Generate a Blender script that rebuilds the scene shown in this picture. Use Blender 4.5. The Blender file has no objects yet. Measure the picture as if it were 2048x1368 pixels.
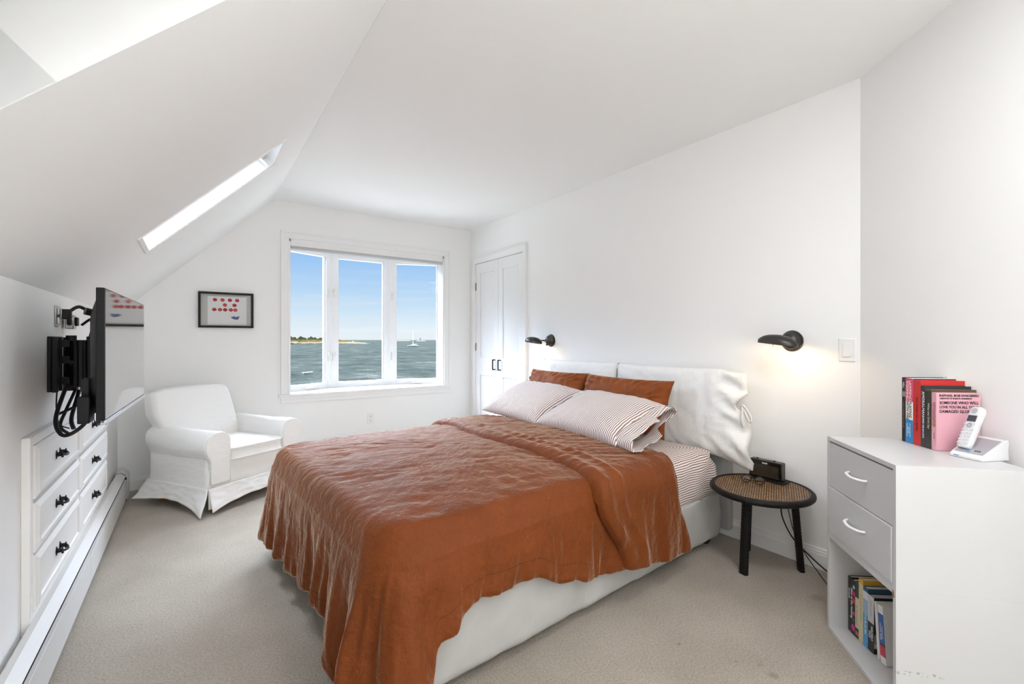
import bpy, math, random
from mathutils import Vector, Matrix, noise
random.seed(7)
PI = math.pi
C = bpy.context.scene.collection
SC = bpy.context.scene

# ------------------------------------------------------------------ camera
F_PX = 911.0
YAW = math.atan(636 / F_PX)
cam_d = bpy.data.cameras.new('camera')
cam_d.sensor_width = 36; cam_d.lens = F_PX / 2048 * 36
cam_d.shift_y = -4 / 2048; cam_d.clip_start = .02; cam_d.clip_end = 200000
cam = bpy.data.objects.new('camera', cam_d); C.objects.link(cam)
cam.location = (0, 0, 1.2); cam.rotation_euler = (PI / 2, 0, -YAW)
SC.camera = cam
SC.view_settings.view_transform = 'Standard'; SC.view_settings.look = 'None'
SC.view_settings.exposure = 0.36; SC.view_settings.gamma = 1
SC.view_settings.use_curve_mapping = False
try:
    SC.cycles.max_bounces = 14; SC.cycles.diffuse_bounces = 9; SC.cycles.transparent_max_bounces = 16
    SC.cycles.sample_clamp_indirect = 6; SC.cycles.caustics_reflective = False; SC.cycles.caustics_refractive = False
except Exception: pass

# ------------------------------------------------------------------ node helper
def N(nt, typ, **k):
    n = nt.nodes.new(typ)
    for a, v in k.items():
        if a.startswith('i_'):
            key = a[2:].replace('_', ' ')
            key = int(key) if key.isdigit() else key
            n.inputs[key].default_value = v
        else: setattr(n, a, v)
    return n
def ramp(nt, stops, interp='LINEAR'):
    r = nt.nodes.new('ShaderNodeValToRGB'); r.color_ramp.interpolation = interp
    el = r.color_ramp.elements
    while len(el) < len(stops): el.new(.5)
    for e, (p, c) in zip(el, stops): e.position = p; e.color = (*c, 1) if len(c) == 3 else c
    return r
def lin(r, g, b):
    return tuple(((v / 255) / 12.92 if v <= 10 else ((v / 255 + .055) / 1.055) ** 2.4) for v in (r, g, b))

# ------------------------------------------------------------------ world: sky by direction
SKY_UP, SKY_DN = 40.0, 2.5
w = bpy.data.worlds.new('sky'); SC.world = w; w.use_nodes = True
nt = w.node_tree; nt.nodes.clear()
tc = N(nt, 'ShaderNodeTexCoord'); sep = N(nt, 'ShaderNodeSeparateXYZ'); nt.links.new(tc.outputs['Generated'], sep.inputs[0])
rp = ramp(nt, [(0, lin(226, 236, 240)), (.02, lin(226, 238, 244)), (.075, lin(190, 219, 242)), (.20, lin(133, 183, 238)), (.5, lin(110, 160, 225)), (1, lin(100, 150, 220))])
nt.links.new(sep.outputs['Z'], rp.inputs[0])
mp = N(nt, 'ShaderNodeMapping'); mp.inputs['Scale'].default_value = (2.2, 2.2, 42); nt.links.new(tc.outputs['Generated'], mp.inputs[0])
no = N(nt, 'ShaderNodeTexNoise', i_Scale=2.0, i_Detail=6.0, i_Roughness=.55); nt.links.new(mp.outputs[0], no.inputs['Vector'])
cr = ramp(nt, [(.47, (0, 0, 0)), (.68, (1, 1, 1))]); nt.links.new(no.outputs[0], cr.inputs[0])
el_ = ramp(nt, [(0, (.0, .0, .0)), (.02, (.35, .35, .35)), (.06, (.75, .75, .75)), (.11, (.35, .35, .35)), (.16, (.0, .0, .0)), (1, (0, 0, 0))]); nt.links.new(sep.outputs['Z'], el_.inputs[0])
mu = N(nt, 'ShaderNodeMath', operation='MULTIPLY'); nt.links.new(cr.outputs[0], mu.inputs[0]); nt.links.new(el_.outputs[0], mu.inputs[1])
mx = N(nt, 'ShaderNodeMix', data_type='RGBA'); nt.links.new(mu.outputs[0], mx.inputs[0]); nt.links.new(rp.outputs[0], mx.inputs[6]); mx.inputs[7].default_value = (*lin(214, 226, 236), 1)
# extra brightness added to the high sky and below the horizon to light the room
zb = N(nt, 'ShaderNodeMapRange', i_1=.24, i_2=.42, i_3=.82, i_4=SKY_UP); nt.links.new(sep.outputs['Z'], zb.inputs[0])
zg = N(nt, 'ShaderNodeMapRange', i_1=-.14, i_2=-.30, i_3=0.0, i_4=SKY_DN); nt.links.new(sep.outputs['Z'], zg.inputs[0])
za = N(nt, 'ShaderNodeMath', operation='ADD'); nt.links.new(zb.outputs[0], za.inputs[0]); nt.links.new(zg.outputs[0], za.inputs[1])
hw = N(nt, 'ShaderNodeMapRange', i_1=.24, i_2=.42); nt.links.new(sep.outputs['Z'], hw.inputs[0])
mw = N(nt, 'ShaderNodeMix', data_type='RGBA'); nt.links.new(hw.outputs[0], mw.inputs[0]); nt.links.new(mx.outputs[2], mw.inputs[6]); mw.inputs[7].default_value = (*lin(228, 239, 252), 1)
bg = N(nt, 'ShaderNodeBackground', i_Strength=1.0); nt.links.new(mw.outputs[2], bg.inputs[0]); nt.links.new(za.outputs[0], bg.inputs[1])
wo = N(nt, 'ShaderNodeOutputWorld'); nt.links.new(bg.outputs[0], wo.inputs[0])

# ------------------------------------------------------------------ portals for the far window and skylight, added unseen fill lights, sun
def portal(name, loc, rot, sx, sy):
    l = bpy.data.lights.new(name, 'AREA'); l.shape = 'RECTANGLE'; l.size = sx; l.size_y = sy; l.cycles.is_portal = True
    o = bpy.data.objects.new(name, l); o.location = loc; o.rotation_euler = rot; C.objects.link(o)
portal('portal_far', (1.54, 4.90, 1.42), (-PI / 2, 0, 0), 1.62, 1.48)
portal('portal_skylight', (-.494 + .72, 2.99, 1.401 + .38 + .42), (0, PI / 4, 0), .9, .40)
def area(name, loc, rot, sx, sy, power, col=(1, 1, 1)):
    l = bpy.data.lights.new(name, 'AREA'); l.shape = 'RECTANGLE'; l.size = sx; l.size_y = sy; l.energy = power; l.color = col
    o = bpy.data.objects.new(name, l); o.location = loc; o.rotation_euler = rot; C.objects.link(o); return o
FILL_TINT = (.955, .97, .985)
area('added_side_fill', (1.915, -1.15, 1.2), (PI / 2, 0, PI / 2), 1.5, 1.9, 20, FILL_TINT)  # unseen fill added in front of the solid side wall, no opening there
area('added_ceiling_fill', (1.0, -.70, 2.44), (0, 0, 0), .75, .75, 13, FILL_TINT)  # unseen overhead fill added behind the camera
area('added_ceiling_fill', (1.15, .35, 2.46), (0, 0, 0), .4, .4, 11, FILL_TINT)  # second unseen overhead fill, added to brighten the cabinet front
area('added_bounce_fill', (.2, -1.5, .6), (PI, 0, 0), .5, .5, 25, FILL_TINT)  # unseen fill added low down, bounces light off the ceiling
sunl = bpy.data.lights.new('sun', 'SUN'); sunl.energy = 1.6; sunl.angle = .01; sunl.color = (1, .97, .93)
sun = bpy.data.objects.new('sun', sunl); sun.rotation_euler = (math.radians(48), 0, math.radians(25)); C.objects.link(sun)

# ------------------------------------------------------------------ materials
def mat(name, col, rough=.5, metal=0, bump=None, sheen=0, sheen_tint=(1, 1, 1), var=None, spec=.5, coat=0, emit=None, es=0, alpha=None):
    m = bpy.data.materials.new(name); m.use_nodes = True; nt = m.node_tree
    b = nt.nodes['Principled BSDF']
    b.inputs['Base Color'].default_value = (*col, 1); b.inputs['Roughness'].default_value = rough
    b.inputs['Metallic'].default_value = metal; b.inputs['Specular IOR Level'].default_value = spec
    if sheen:
        b.inputs['Sheen Weight'].default_value = sheen; b.inputs['Sheen Roughness'].default_value = .45
        b.inputs['Sheen Tint'].default_value = (*sheen_tint, 1)
    if coat: b.inputs['Coat Weight'].default_value = coat; b.inputs['Coat Roughness'].default_value = .05
    if emit: b.inputs['Emission Color'].default_value = (*emit, 1); b.inputs['Emission Strength'].default_value = es
    tc = N(nt, 'ShaderNodeTexCoord')
    if var:   # (scale, amount[, stretch])
        mp = N(nt, 'ShaderNodeMapping'); nt.links.new(tc.outputs['Object'], mp.inputs[0])
        if len(var) > 2: mp.inputs['Scale'].default_value = var[2]
        n = N(nt, 'ShaderNodeTexNoise', i_Scale=var[0], i_Detail=5.0); nt.links.new(mp.outputs[0], n.inputs['Vector'])
        a = tuple(c * (1 - var[1]) for c in col); z = tuple(min(1, c * (1 + var[1])) for c in col)
        r = ramp(nt, [(.3, a), (.7, z)]); nt.links.new(n.outputs[0], r.inputs[0]); nt.links.new(r.outputs[0], b.inputs['Base Color'])
    if bump:
        last = None
        for bp in (bump if isinstance(bump[0], (tuple, list)) else [bump]):   # (scale, strength, dist[, stretch])
            mp = N(nt, 'ShaderNodeMapping'); nt.links.new(tc.outputs['Object'], mp.inputs[0])
            if len(bp) > 3: mp.inputs['Scale'].default_value = bp[3]
            n = N(nt, 'ShaderNodeTexNoise', i_Scale=bp[0], i_Detail=4.0); nt.links.new(mp.outputs[0], n.inputs['Vector'])
            bm_ = N(nt, 'ShaderNodeBump', i_Strength=bp[1], i_Distance=bp[2]); nt.links.new(n.outputs[0], bm_.inputs['Height'])
            if last: nt.links.new(last.outputs[0], bm_.inputs['Normal'])
            last = bm_
        nt.links.new(last.outputs[0], b.inputs['Normal'])
    return m

M = {}
M['wall'] = mat('wall_paint', (.865, .868, .862), .75, bump=(220, .10, .001), spec=.25)
M['ceil'] = mat('ceiling_paint', (.87, .875, .87), .85, bump=(180, .10, .001), spec=.15)
M['trim'] = mat('trim_paint', (.84, .84, .835), .35, spec=.4)
M['door'] = mat('door_paint', (.82, .825, .82), .38, spec=.4)
M['vinyl'] = mat('window_vinyl', (.85, .855, .87), .35)
M['plastic_white'] = mat('white_plastic', (.82, .815, .80), .3)
M['black_metal'] = mat('black_iron', (.015, .015, .018), .35, .6)
M['brass'] = mat('aged_brass', (.30, .23, .12), .35, .9)
M['heater'] = mat('heater_enamel', (.66, .655, .645), .5)
M['dark'] = mat('dark_gap', (.01, .01, .01), .8)
M['slip'] = mat('white_slipcover', (.82, .815, .795), .85, bump=[(5, .35, .02, (1, 1, 2.6)), (14, .22, .007, (1, 1, 2.4)), (420, .2, .0008)], sheen=.15)
M['base'] = mat('bed_cover', (.42, .415, .40), .85, bump=[(9, .5, .016, (1, 1, .4)), (420, .25, .0008)], sheen=.1)
M['white_cotton'] = mat('white_cotton', (.80, .80, .785), .85, bump=[(7, .6, .022, (1.6, .8, 1)), (18, .4, .010, (1.4, 1, 1)), (500, .2, .0006)], sheen=.1)
M['wood'] = mat('oak_leg', (.42, .17, .06), .45, var=(30, .25, (1, 1, .1)))
M['dresser'] = mat('drawer_paint', (.82, .815, .80), .38)
M['melamine'] = mat('white_melamine', (.57, .572, .573), .35, bump=(60, .04, .0006))
M['tv_black'] = mat('tv_plastic', (.007, .007, .008), .42, spec=.25)
M['rubber'] = mat('cable_rubber', (.006, .006, .007), .5, spec=.3)
M['silver'] = mat('silver_strip', (.62, .64, .68), .22, .9)
M['steel'] = mat('steel_parts', (.45, .44, .42), .3, .9)
M['bronze'] = mat('dark_bronze', (.060, .055, .052), .34, .75)
M['bulb'] = mat('warm_bulb', (1, .9, .75), .5, emit=(1, .72, .40), es=14)
M['linen_rust'] = None

def linen(name, c0, c1, sheen, stitch=False, coords='Object', crk=.5):
    m = bpy.data.materials.new(name); m.use_nodes = True; nt = m.node_tree; b = nt.nodes['Principled BSDF']
    b.inputs['Roughness'].default_value = .62; b.inputs['Specular IOR Level'].default_value = .22
    b.inputs['Sheen Weight'].default_value = sheen; b.inputs['Sheen Roughness'].default_value = .22
    b.inputs['Sheen Tint'].default_value = (1, .83, .64, 1)
    tc = N(nt, 'ShaderNodeTexCoord')
    n = N(nt, 'ShaderNodeTexNoise', i_Scale=5.0, i_Detail=8.0, i_Roughness=.65); nt.links.new(tc.outputs['Object'], n.inputs['Vector'])
    r = ramp(nt, [(.3, c0), (.7, c1)]); nt.links.new(n.outputs[0], r.inputs[0])
    mp = N(nt, 'ShaderNodeMapping'); mp.inputs['Rotation'].default_value = (0, 0, .5); mp.inputs['Scale'].default_value = (400, 60, 60); nt.links.new(tc.outputs['Object'], mp.inputs[0])
    th = N(nt, 'ShaderNodeTexNoise', i_Scale=1.0, i_Detail=2.0); nt.links.new(mp.outputs[0], th.inputs['Vector'])
    m1 = N(nt, 'ShaderNodeMix', data_type='RGBA', blend_type='MULTIPLY'); m1.inputs[0].default_value = .35
    nt.links.new(r.outputs[0], m1.inputs[6]); nt.links.new(th.outputs[0], m1.inputs[7])
    g = N(nt, 'ShaderNodeMix', data_type='RGBA', blend_type='MULTIPLY'); g.inputs[0].default_value = 1; g.inputs[7].default_value = (1.2, 1.2, 1.2, 1)
    nt.links.new(m1.outputs[2], g.inputs[6])
    col = g.outputs[2]
    if stitch:   # the sewn hem line, a mark of its own on the cloth
        at = N(nt, 'ShaderNodeAttribute', attribute_name='hem')
        s1 = N(nt, 'ShaderNodeMath', operation='SUBTRACT', i_1=.075); nt.links.new(at.outputs['Fac'], s1.inputs[0])
        s2 = N(nt, 'ShaderNodeMath', operation='ABSOLUTE'); nt.links.new(s1.outputs[0], s2.inputs[0])
        s3 = N(nt, 'ShaderNodeMath', operation='LESS_THAN', i_1=.0012); nt.links.new(s2.outputs[0], s3.inputs[0])
        mm = N(nt, 'ShaderNodeMix', data_type='RGBA'); nt.links.new(s3.outputs[0], mm.inputs[0]); nt.links.new(col, mm.inputs[6]); mm.inputs[7].default_value = (*[v * .62 for v in c0], 1)
        col = mm.outputs[2]
    nt.links.new(col, b.inputs['Base Color'])
    last = None
    for sc, st, di, det in ((18, .7, .014, 8), (70, .5, .004, 5), (700, .35, .0006, 2)):
        nn = N(nt, 'ShaderNodeTexNoise', i_Scale=sc, i_Detail=float(det), i_Roughness=.6); nt.links.new(tc.outputs['Object'], nn.inputs['Vector'])
        bb = N(nt, 'ShaderNodeBump', i_Strength=st, i_Distance=di); nt.links.new(nn.outputs[0], bb.inputs['Height'])
        if last: nt.links.new(last.outputs[0], bb.inputs['Normal'])
        last = bb
    nt.links.new(last.outputs[0], b.inputs['Normal'])
    return m
M['duvet'] = linen('rust_linen', (.135, .030, .0034), (.185, .044, .006), .95, True)
M['rust_pillow'] = linen('rust_linen_pillow', (.18, .042, .0065), (.25, .062, .010), .5)

def stripes(name, pitch, base, line, axis=0, duty=.42):
    m = bpy.data.materials.new(name); m.use_nodes = True; nt = m.node_tree; b = nt.nodes['Principled BSDF']
    b.inputs['Roughness'].default_value = .85; b.inputs['Specular IOR Level'].default_value = .15
    b.inputs['Sheen Weight'].default_value = .1
    uv = N(nt, 'ShaderNodeUVMap'); uv.uv_map = 'UVMap'
    sp = N(nt, 'ShaderNodeSeparateXYZ'); nt.links.new(uv.outputs[0], sp.inputs[0])
    nz = N(nt, 'ShaderNodeTexNoise', i_Scale=9.0, i_Detail=2.0); nt.links.new(uv.outputs[0], nz.inputs['Vector'])
    wb = N(nt, 'ShaderNodeMath', operation='MULTIPLY_ADD', i_1=.012); nt.links.new(nz.outputs[0], wb.inputs[0]); nt.links.new(sp.outputs[axis], wb.inputs[2])
    md = N(nt, 'ShaderNodeMath', operation='MULTIPLY', i_1=1 / pitch); nt.links.new(wb.outputs[0], md.inputs[0])
    fr = N(nt, 'ShaderNodeMath', operation='FRACT'); nt.links.new(md.outputs[0], fr.inputs[0])
    r = ramp(nt, [(0, line), (duty - .04, line), (duty + .04, base), (.96, base), (1, line)]); nt.links.new(fr.outputs[0], r.inputs[0])
    nt.links.new(r.outputs[0], b.inputs['Base Color'])
    tc = N(nt, 'ShaderNodeTexCoord'); last = None
    for sc, st, di in ((26, .45, .008), (500, .3, .0006)):
        nn = N(nt, 'ShaderNodeTexNoise', i_Scale=float(sc), i_Detail=4.0); nt.links.new(tc.outputs['Object'], nn.inputs['Vector'])
        bb = N(nt, 'ShaderNodeBump', i_Strength=st, i_Distance=di); nt.links.new(nn.outputs[0], bb.inputs['Height'])
        if last: nt.links.new(last.outputs[0], bb.inputs['Normal'])
        last = bb
    nt.links.new(last.outputs[0], b.inputs['Normal'])
    return m
M['stripe_pillow'] = stripes('ticking_stripe', .0125, (.79, .755, .73), (.235, .135, .125))
M['stripe_sheet'] = stripes('ticking_stripe_sheet', .0125, (.78, .735, .70), (.235, .14, .135))

def carpet_mat():
    m = bpy.data.materials.new('beige_carpet'); m.use_nodes = True; nt = m.node_tree; b = nt.nodes['Principled BSDF']
    b.inputs['Roughness'].default_value = .95; b.inputs['Specular IOR Level'].default_value = .1; b.inputs['Sheen Weight'].default_value = .12
    tc = N(nt, 'ShaderNodeTexCoord')
    n1 = N(nt, 'ShaderNodeTexNoise', i_Scale=130.0, i_Detail=5.0, i_Roughness=.7); nt.links.new(tc.outputs['Object'], n1.inputs['Vector'])
    r1 = ramp(nt, [(.3, (.30, .265, .222)), (.5, (.425, .378, .32)), (.72, (.55, .495, .43))]); nt.links.new(n1.outputs[0], r1.inputs[0])
    n2 = N(nt, 'ShaderNodeTexNoise', i_Scale=2.6, i_Detail=4.0); nt.links.new(tc.outputs['Object'], n2.inputs['Vector'])
    r2 = ramp(nt, [(.35, (.86, .85, .84)), (.65, (1, 1, 1))]); nt.links.new(n2.outputs[0], r2.inputs[0])
    m1 = N(nt, 'ShaderNodeMix', data_type='RGBA', blend_type='MULTIPLY'); m1.inputs[0].default_value = 1; nt.links.new(r1.outputs[0], m1.inputs[6]); nt.links.new(r2.outputs[0], m1.inputs[7])
    col = m1.outputs[2]
    wn = N(nt, 'ShaderNodeTexNoise', i_Scale=22.0, i_Detail=3.0); nt.links.new(tc.outputs['Object'], wn.inputs['Vector'])
    wv = N(nt, 'ShaderNodeVectorMath', operation='MULTIPLY_ADD'); nt.links.new(wn.outputs['Color'], wv.inputs[0]); wv.inputs[1].default_value = (.05, .05, 0); nt.links.new(tc.outputs['Object'], wv.inputs[2])
    # dirt spots on the pile
    for x, y, rad, st in ((1.20, .97, .022, .5), (1.57, 1.10, .013, .5), (1.66, .91, .010, .45), (1.70, .80, .026, .42), (1.58, .76, .009, .4), (1.345, .63, .03, .22), (1.13, .88, .02, .25), (2.38, .92, .04, .3), (1.72, .86, .018, .3)):
        ds = N(nt, 'ShaderNodeVectorMath', operation='DISTANCE'); nt.links.new(wv.outputs[0], ds.inputs[0]); ds.inputs[1].default_value = (x + .025, y + .025, 0)
        mr = N(nt, 'ShaderNodeMapRange', i_1=rad * .3, i_2=rad, i_3=st, i_4=0.0); nt.links.new(ds.outputs['Value'], mr.inputs[0])
        mx = N(nt, 'ShaderNodeMix', data_type='RGBA'); nt.links.new(mr.outputs[0], mx.inputs[0]); nt.links.new(col, mx.inputs[6]); mx.inputs[7].default_value = (.16, .10, .07, 1); col = mx.outputs[2]
    nt.links.new(col, b.inputs['Base Color'])
    bb = N(nt, 'ShaderNodeBump', i_Strength=.9, i_Distance=.006); nt.links.new(n1.outputs[0], bb.inputs['Height'])
    b2 = N(nt, 'ShaderNodeBump', i_Strength=.3, i_Distance=.01); nb = N(nt, 'ShaderNodeTexNoise', i_Scale=12.0, i_Detail=3.0); nt.links.new(tc.outputs['Object'], nb.inputs['Vector'])
    nt.links.new(nb.outputs[0], b2.inputs['Height']); nt.links.new(b2.outputs[0], bb.inputs['Normal']); nt.links.new(bb.outputs[0], b.inputs['Normal'])
    return m
M['carpet'] = carpet_mat()

def glass_mat(name, ior=1.12, tint=(1, 1, 1)):
    m = bpy.data.materials.new(name); m.use_nodes = True; nt = m.node_tree; nt.nodes.clear()
    o = N(nt, 'ShaderNodeOutputMaterial'); t = N(nt, 'ShaderNodeBsdfTransparent'); t.inputs[0].default_value = (*tint, 1)
    g = N(nt, 'ShaderNodeBsdfGlossy', i_Roughness=.0); lw = N(nt, 'ShaderNodeFresnel', i_IOR=ior)
    mx = N(nt, 'ShaderNodeMixShader'); nt.links.new(lw.outputs[0], mx.inputs[0]); nt.links.new(t.outputs[0], mx.inputs[1]); nt.links.new(g.outputs[0], mx.inputs[2]); nt.links.new(mx.outputs[0], o.inputs[0])
    return m
M['glass'] = glass_mat('window_glass')
M['lens'] = glass_mat('lens_glass', 1.5, tint=(.9, .88, .86))

def sea_mat():
    m = bpy.data.materials.new('sea_water'); m.use_nodes = True; nt = m.node_tree; b = nt.nodes['Principled BSDF']
    b.inputs['Roughness'].default_value = .8; b.inputs['Specular IOR Level'].default_value = .0
    tc = N(nt, 'ShaderNodeTexCoord')
    n = N(nt, 'ShaderNodeTexNoise', i_Scale=.035, i_Detail=14.0, i_Roughness=.86)
    mpp = N(nt, 'ShaderNodeMapping'); mpp.inputs['Scale'].default_value = (2.2, 1, 1); nt.links.new(tc.outputs['Object'], mpp.inputs[0]); nt.links.new(mpp.outputs[0], n.inputs['Vector'])
    r = ramp(nt, [(.36, (.0032, .0044, .0041)), (.47, (.0070, .0088, .0082)), (.55, (.0105, .0122, .0113)), (.68, (.028, .028, .026))]); nt.links.new(n.outputs[0], r.inputs[0])
    nt.links.new(r.outputs[0], b.inputs['Base Color'])
    n2 = N(nt, 'ShaderNodeTexNoise', i_Scale=.5, i_Detail=6.0, i_Roughness=.7); nt.links.new(tc.outputs['Object'], n2.inputs['Vector'])
    bb = N(nt, 'ShaderNodeBump', i_Strength=.6, i_Distance=1.0); nt.links.new(n2.outputs[0], bb.inputs['Height']); nt.links.new(bb.outputs[0], b.inputs['Normal'])
    return m
M['sea'] = sea_mat()

def flat(name, col, rough=.6, **k): return mat(name, col, rough, **k)

# ------------------------------------------------------------------ mesh builder
class MB:
    def __init__(s): s.v = []; s.f = []; s.uv = None; s.att = None
    def add(s, vs, fs):
        o = len(s.v); s.v += [tuple(p) for p in vs]; s.f += [tuple(i + o for i in f) for f in fs]; return s
    def box(s, x0, x1, y0, y1, z0, z1, m=None):
        vs = [Vector(p) for p in ((x0, y0, z0), (x1, y0, z0), (x1, y1, z0), (x0, y1, z0), (x0, y0, z1), (x1, y0, z1), (x1, y1, z1), (x0, y1, z1))]
        if m is not None: vs = [m @ p for p in vs]
        return s.add(vs, [(0, 3, 2, 1), (4, 5, 6, 7), (0, 1, 5, 4), (1, 2, 6, 5), (2, 3, 7, 6), (3, 0, 4, 7)])
    def rings(s, rs, cap=True, closed=True):
        n = len(rs[0]); o = len(s.v)
        for r in rs: s.v += [tuple(p) for p in r]
        for i in range(len(rs) - 1):
            for j in range(n if closed else n - 1):
                k = (j + 1) % n
                s.f.append((o + i * n + j, o + i * n + k, o + (i + 1) * n + k, o + (i + 1) * n + j))
        if cap and closed:
            s.f.append(tuple(o + j for j in reversed(range(n)))); s.f.append(tuple(o + (len(rs) - 1) * n + j for j in range(n)))
        return s
    def tube(s, pts, r, seg=10, cap=True, flat=1.0):
        pts = [Vector(p) for p in pts]; rs = []; up = None
        rr = r if isinstance(r, (list, tuple)) else [r] * len(pts)
        for i, p in enumerate(pts):
            t = (pts[min(i + 1, len(pts) - 1)] - pts[max(i - 1, 0)]).normalized()
            if up is None:
                a = Vector((0, 0, 1)) if abs(t.z) < .9 else Vector((1, 0, 0)); up = (a - t * a.dot(t)).normalized()
            else: up = (up - t * up.dot(t)).normalized()
            sd = t.cross(up)
            rs.append([p + up * math.cos(2 * PI * k / seg) * rr[i] * flat + sd * math.sin(2 * PI * k / seg) * rr[i] for k in range(seg)])
        return s.rings(rs, cap)
    def cyl(s, a, b, r0, r1=None, seg=20): return s.tube([a, b], [r0, r0 if r1 is None else r1], seg)
    def lathe(s, prof, seg=32, m=None, cap=False, sx=1, sy=1):
        m = m or Matrix()
        rs = [[m @ Vector((r * math.cos(2 * PI * k / seg) * sx, r * math.sin(2 * PI * k / seg) * sy, z)) for k in range(seg)] for r, z in prof]
        return s.rings(rs, cap)
    def prism(s, poly, a, b, axis='Y', m=None):
        def P(u, v, t):
            p = {'Y': (u, t, v), 'X': (t, u, v), 'Z': (u, v, t)}[axis]; p = Vector(p); return m @ p if m is not None else p
        n = len(poly); vs = [P(u, v, a) for u, v in poly] + [P(u, v, b) for u, v in poly]
        fs = [tuple(range(n)), tuple(reversed(range(n, 2 * n)))] + [(i, i + n, (i + 1) % n + n, (i + 1) % n) for i in range(n)]
        return s.add(vs, fs)
    def grid(s, rows, flip=False):
        n = len(rows[0]); o = len(s.v)
        for r in rows: s.v += [tuple(p) for p in r]
        for i in range(len(rows) - 1):
            for j in range(n - 1):
                q = (o + i * n + j, o + i * n + j + 1, o + (i + 1) * n + j + 1, o + (i + 1) * n + j)
                s.f.append(q[::-1] if flip else q)
        return s
def catmull(pts, n=8):
    pts = [Vector(p) for p in pts]; q = [pts[0]] + pts + [pts[-1]]; out = []
    for i in range(1, len(q) - 2):
        p0, p1, p2, p3 = q[i - 1:i + 3]
        for k in range(n):
            t = k / n
            out.append(.5 * ((2 * p1) + (p2 - p0) * t + (2 * p0 - 5 * p1 + 4 * p2 - p3) * t * t + (3 * p1 - p0 - 3 * p2 + p3) * t ** 3))
    out.append(pts[-1]); return out

def obj(name, mb, m, parent=None, bevel=0, smooth=40, sub=0, solid=0, seg=2, fix=True):
    me = bpy.data.meshes.new(name); me.from_pydata(mb.v, [], mb.f)
    if mb.uv:
        uvl = me.uv_layers.new(name='UVMap')
        for l in me.loops: uvl.data[l.index].uv = mb.uv[l.vertex_index]
    if mb.att:
        a = me.attributes.new('hem', 'FLOAT', 'POINT')
        for i, v in enumerate(mb.att): a.data[i].value = v
    me.materials.append(m)
    me.validate()
    if fix:
        import bmesh
        bm = bmesh.new(); bm.from_mesh(me); bmesh.ops.recalc_face_normals(bm, faces=bm.faces); bm.to_mesh(me); bm.free()
    if smooth:
        me.polygons.foreach_set('use_smooth', [True] * len(me.polygons))
        if smooth < 180: me.set_sharp_from_angle(angle=math.radians(smooth))
    o = bpy.data.objects.new(name, me); C.objects.link(o)
    if parent is not None: o.parent = parent
    if solid: md = o.modifiers.new('solid', 'SOLIDIFY'); md.thickness = solid; md.offset = 0
    if bevel: md = o.modifiers.new('bevel', 'BEVEL'); md.width = bevel; md.segments = seg; md.limit_method = 'ANGLE'; md.angle_limit = math.radians(35); md.harden_normals = False
    if sub: md = o.modifiers.new('sub', 'SUBSURF'); md.levels = sub; md.render_levels = sub
    return o
def thing(name, label, cat, loc=(0, 0, 0), rz=0, group=None, kind=None):
    o = bpy.data.objects.new(name, None); o.empty_display_size = .05; C.objects.link(o); o.location = loc; o.rotation_euler = (0, 0, rz)
    if label: o['label'] = label
    if cat: o['category'] = cat
    if group: o['group'] = group
    if kind: o['kind'] = kind
    return o
def tag(o, label, cat, group=None):
    o['label'] = label; o['category'] = cat
    if group: o['group'] = group
    return o
def struct(name, mb, m, **k):
    o = obj(name, mb, m, **k); o['kind'] = 'structure'; return o
def T(x, y, z): return Matrix.Translation((x, y, z))
def R(a, ax): return Matrix.Rotation(a, 4, ax)
def frame(loc, xa, ya):   # axes -> matrix
    xa = Vector(xa).normalized(); za = xa.cross(Vector(ya)).normalized(); ya = za.cross(xa)
    m = Matrix((xa, ya, za)).transposed().to_4x4(); m.translation = Vector(loc); return m
def text(s, size, m, mtx, parent, name='lettering', ext=.0003, sx=1.0, align='CENTER', shear=0, bold=0):
    cu = bpy.data.curves.new(name, 'FONT'); cu.body = s; cu.size = size; cu.extrude = ext; cu.align_x = align; cu.align_y = 'CENTER'; cu.shear = shear; cu.offset = bold; cu.resolution_u = 3
    t = bpy.data.objects.new('tmp', cu); C.objects.link(t)
    bpy.context.view_layer.update()
    dg = bpy.context.evaluated_depsgraph_get(); me = bpy.data.meshes.new_from_object(t.evaluated_get(dg))
    bpy.data.objects.remove(t); me.transform(mtx @ Matrix.Diagonal((sx, 1, 1, 1)))
    me.materials.clear(); me.materials.append(m); me.name = name
    o = bpy.data.objects.new(name, me); C.objects.link(o); o.parent = parent; return o
def nz(x, y, z=0.0): return noise.noise(Vector((x, y, z)))
def sstep(a, b, x):
    t = max(0, min(1, (x - a) / (b - a))); return t * t * (3 - 2 * t)
def interp(tab, x):
    if x <= tab[0][0]: return tab[0][1]
    for (a, p), (b, q) in zip(tab, tab[1:]):
        if x <= b:
            t = (x - a) / (b - a); t = t * t * (3 - 2 * t); return p + (q - p) * t
    return tab[-1][1]

# ================================================================== ROOM
XR, YF, CZ, XL = 2.70, 4.72, 2.495, -.494
KY = .86                                     # where the angled wall starts
YN = 1.19                                    # dormer cheek
YB = -2.2
fl = MB().box(-1.7, 3.1, -2.5, 4.95, -.12, 0); struct('floor', fl, M['carpet'], smooth=0)
cl = MB().box(.602, 3.1, -2.5, 4.95, CZ, CZ + .15).box(-1.7, .602, -2.5, YN, CZ, CZ + .15); struct('ceiling', cl, M['ceil'], smooth=0)
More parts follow.
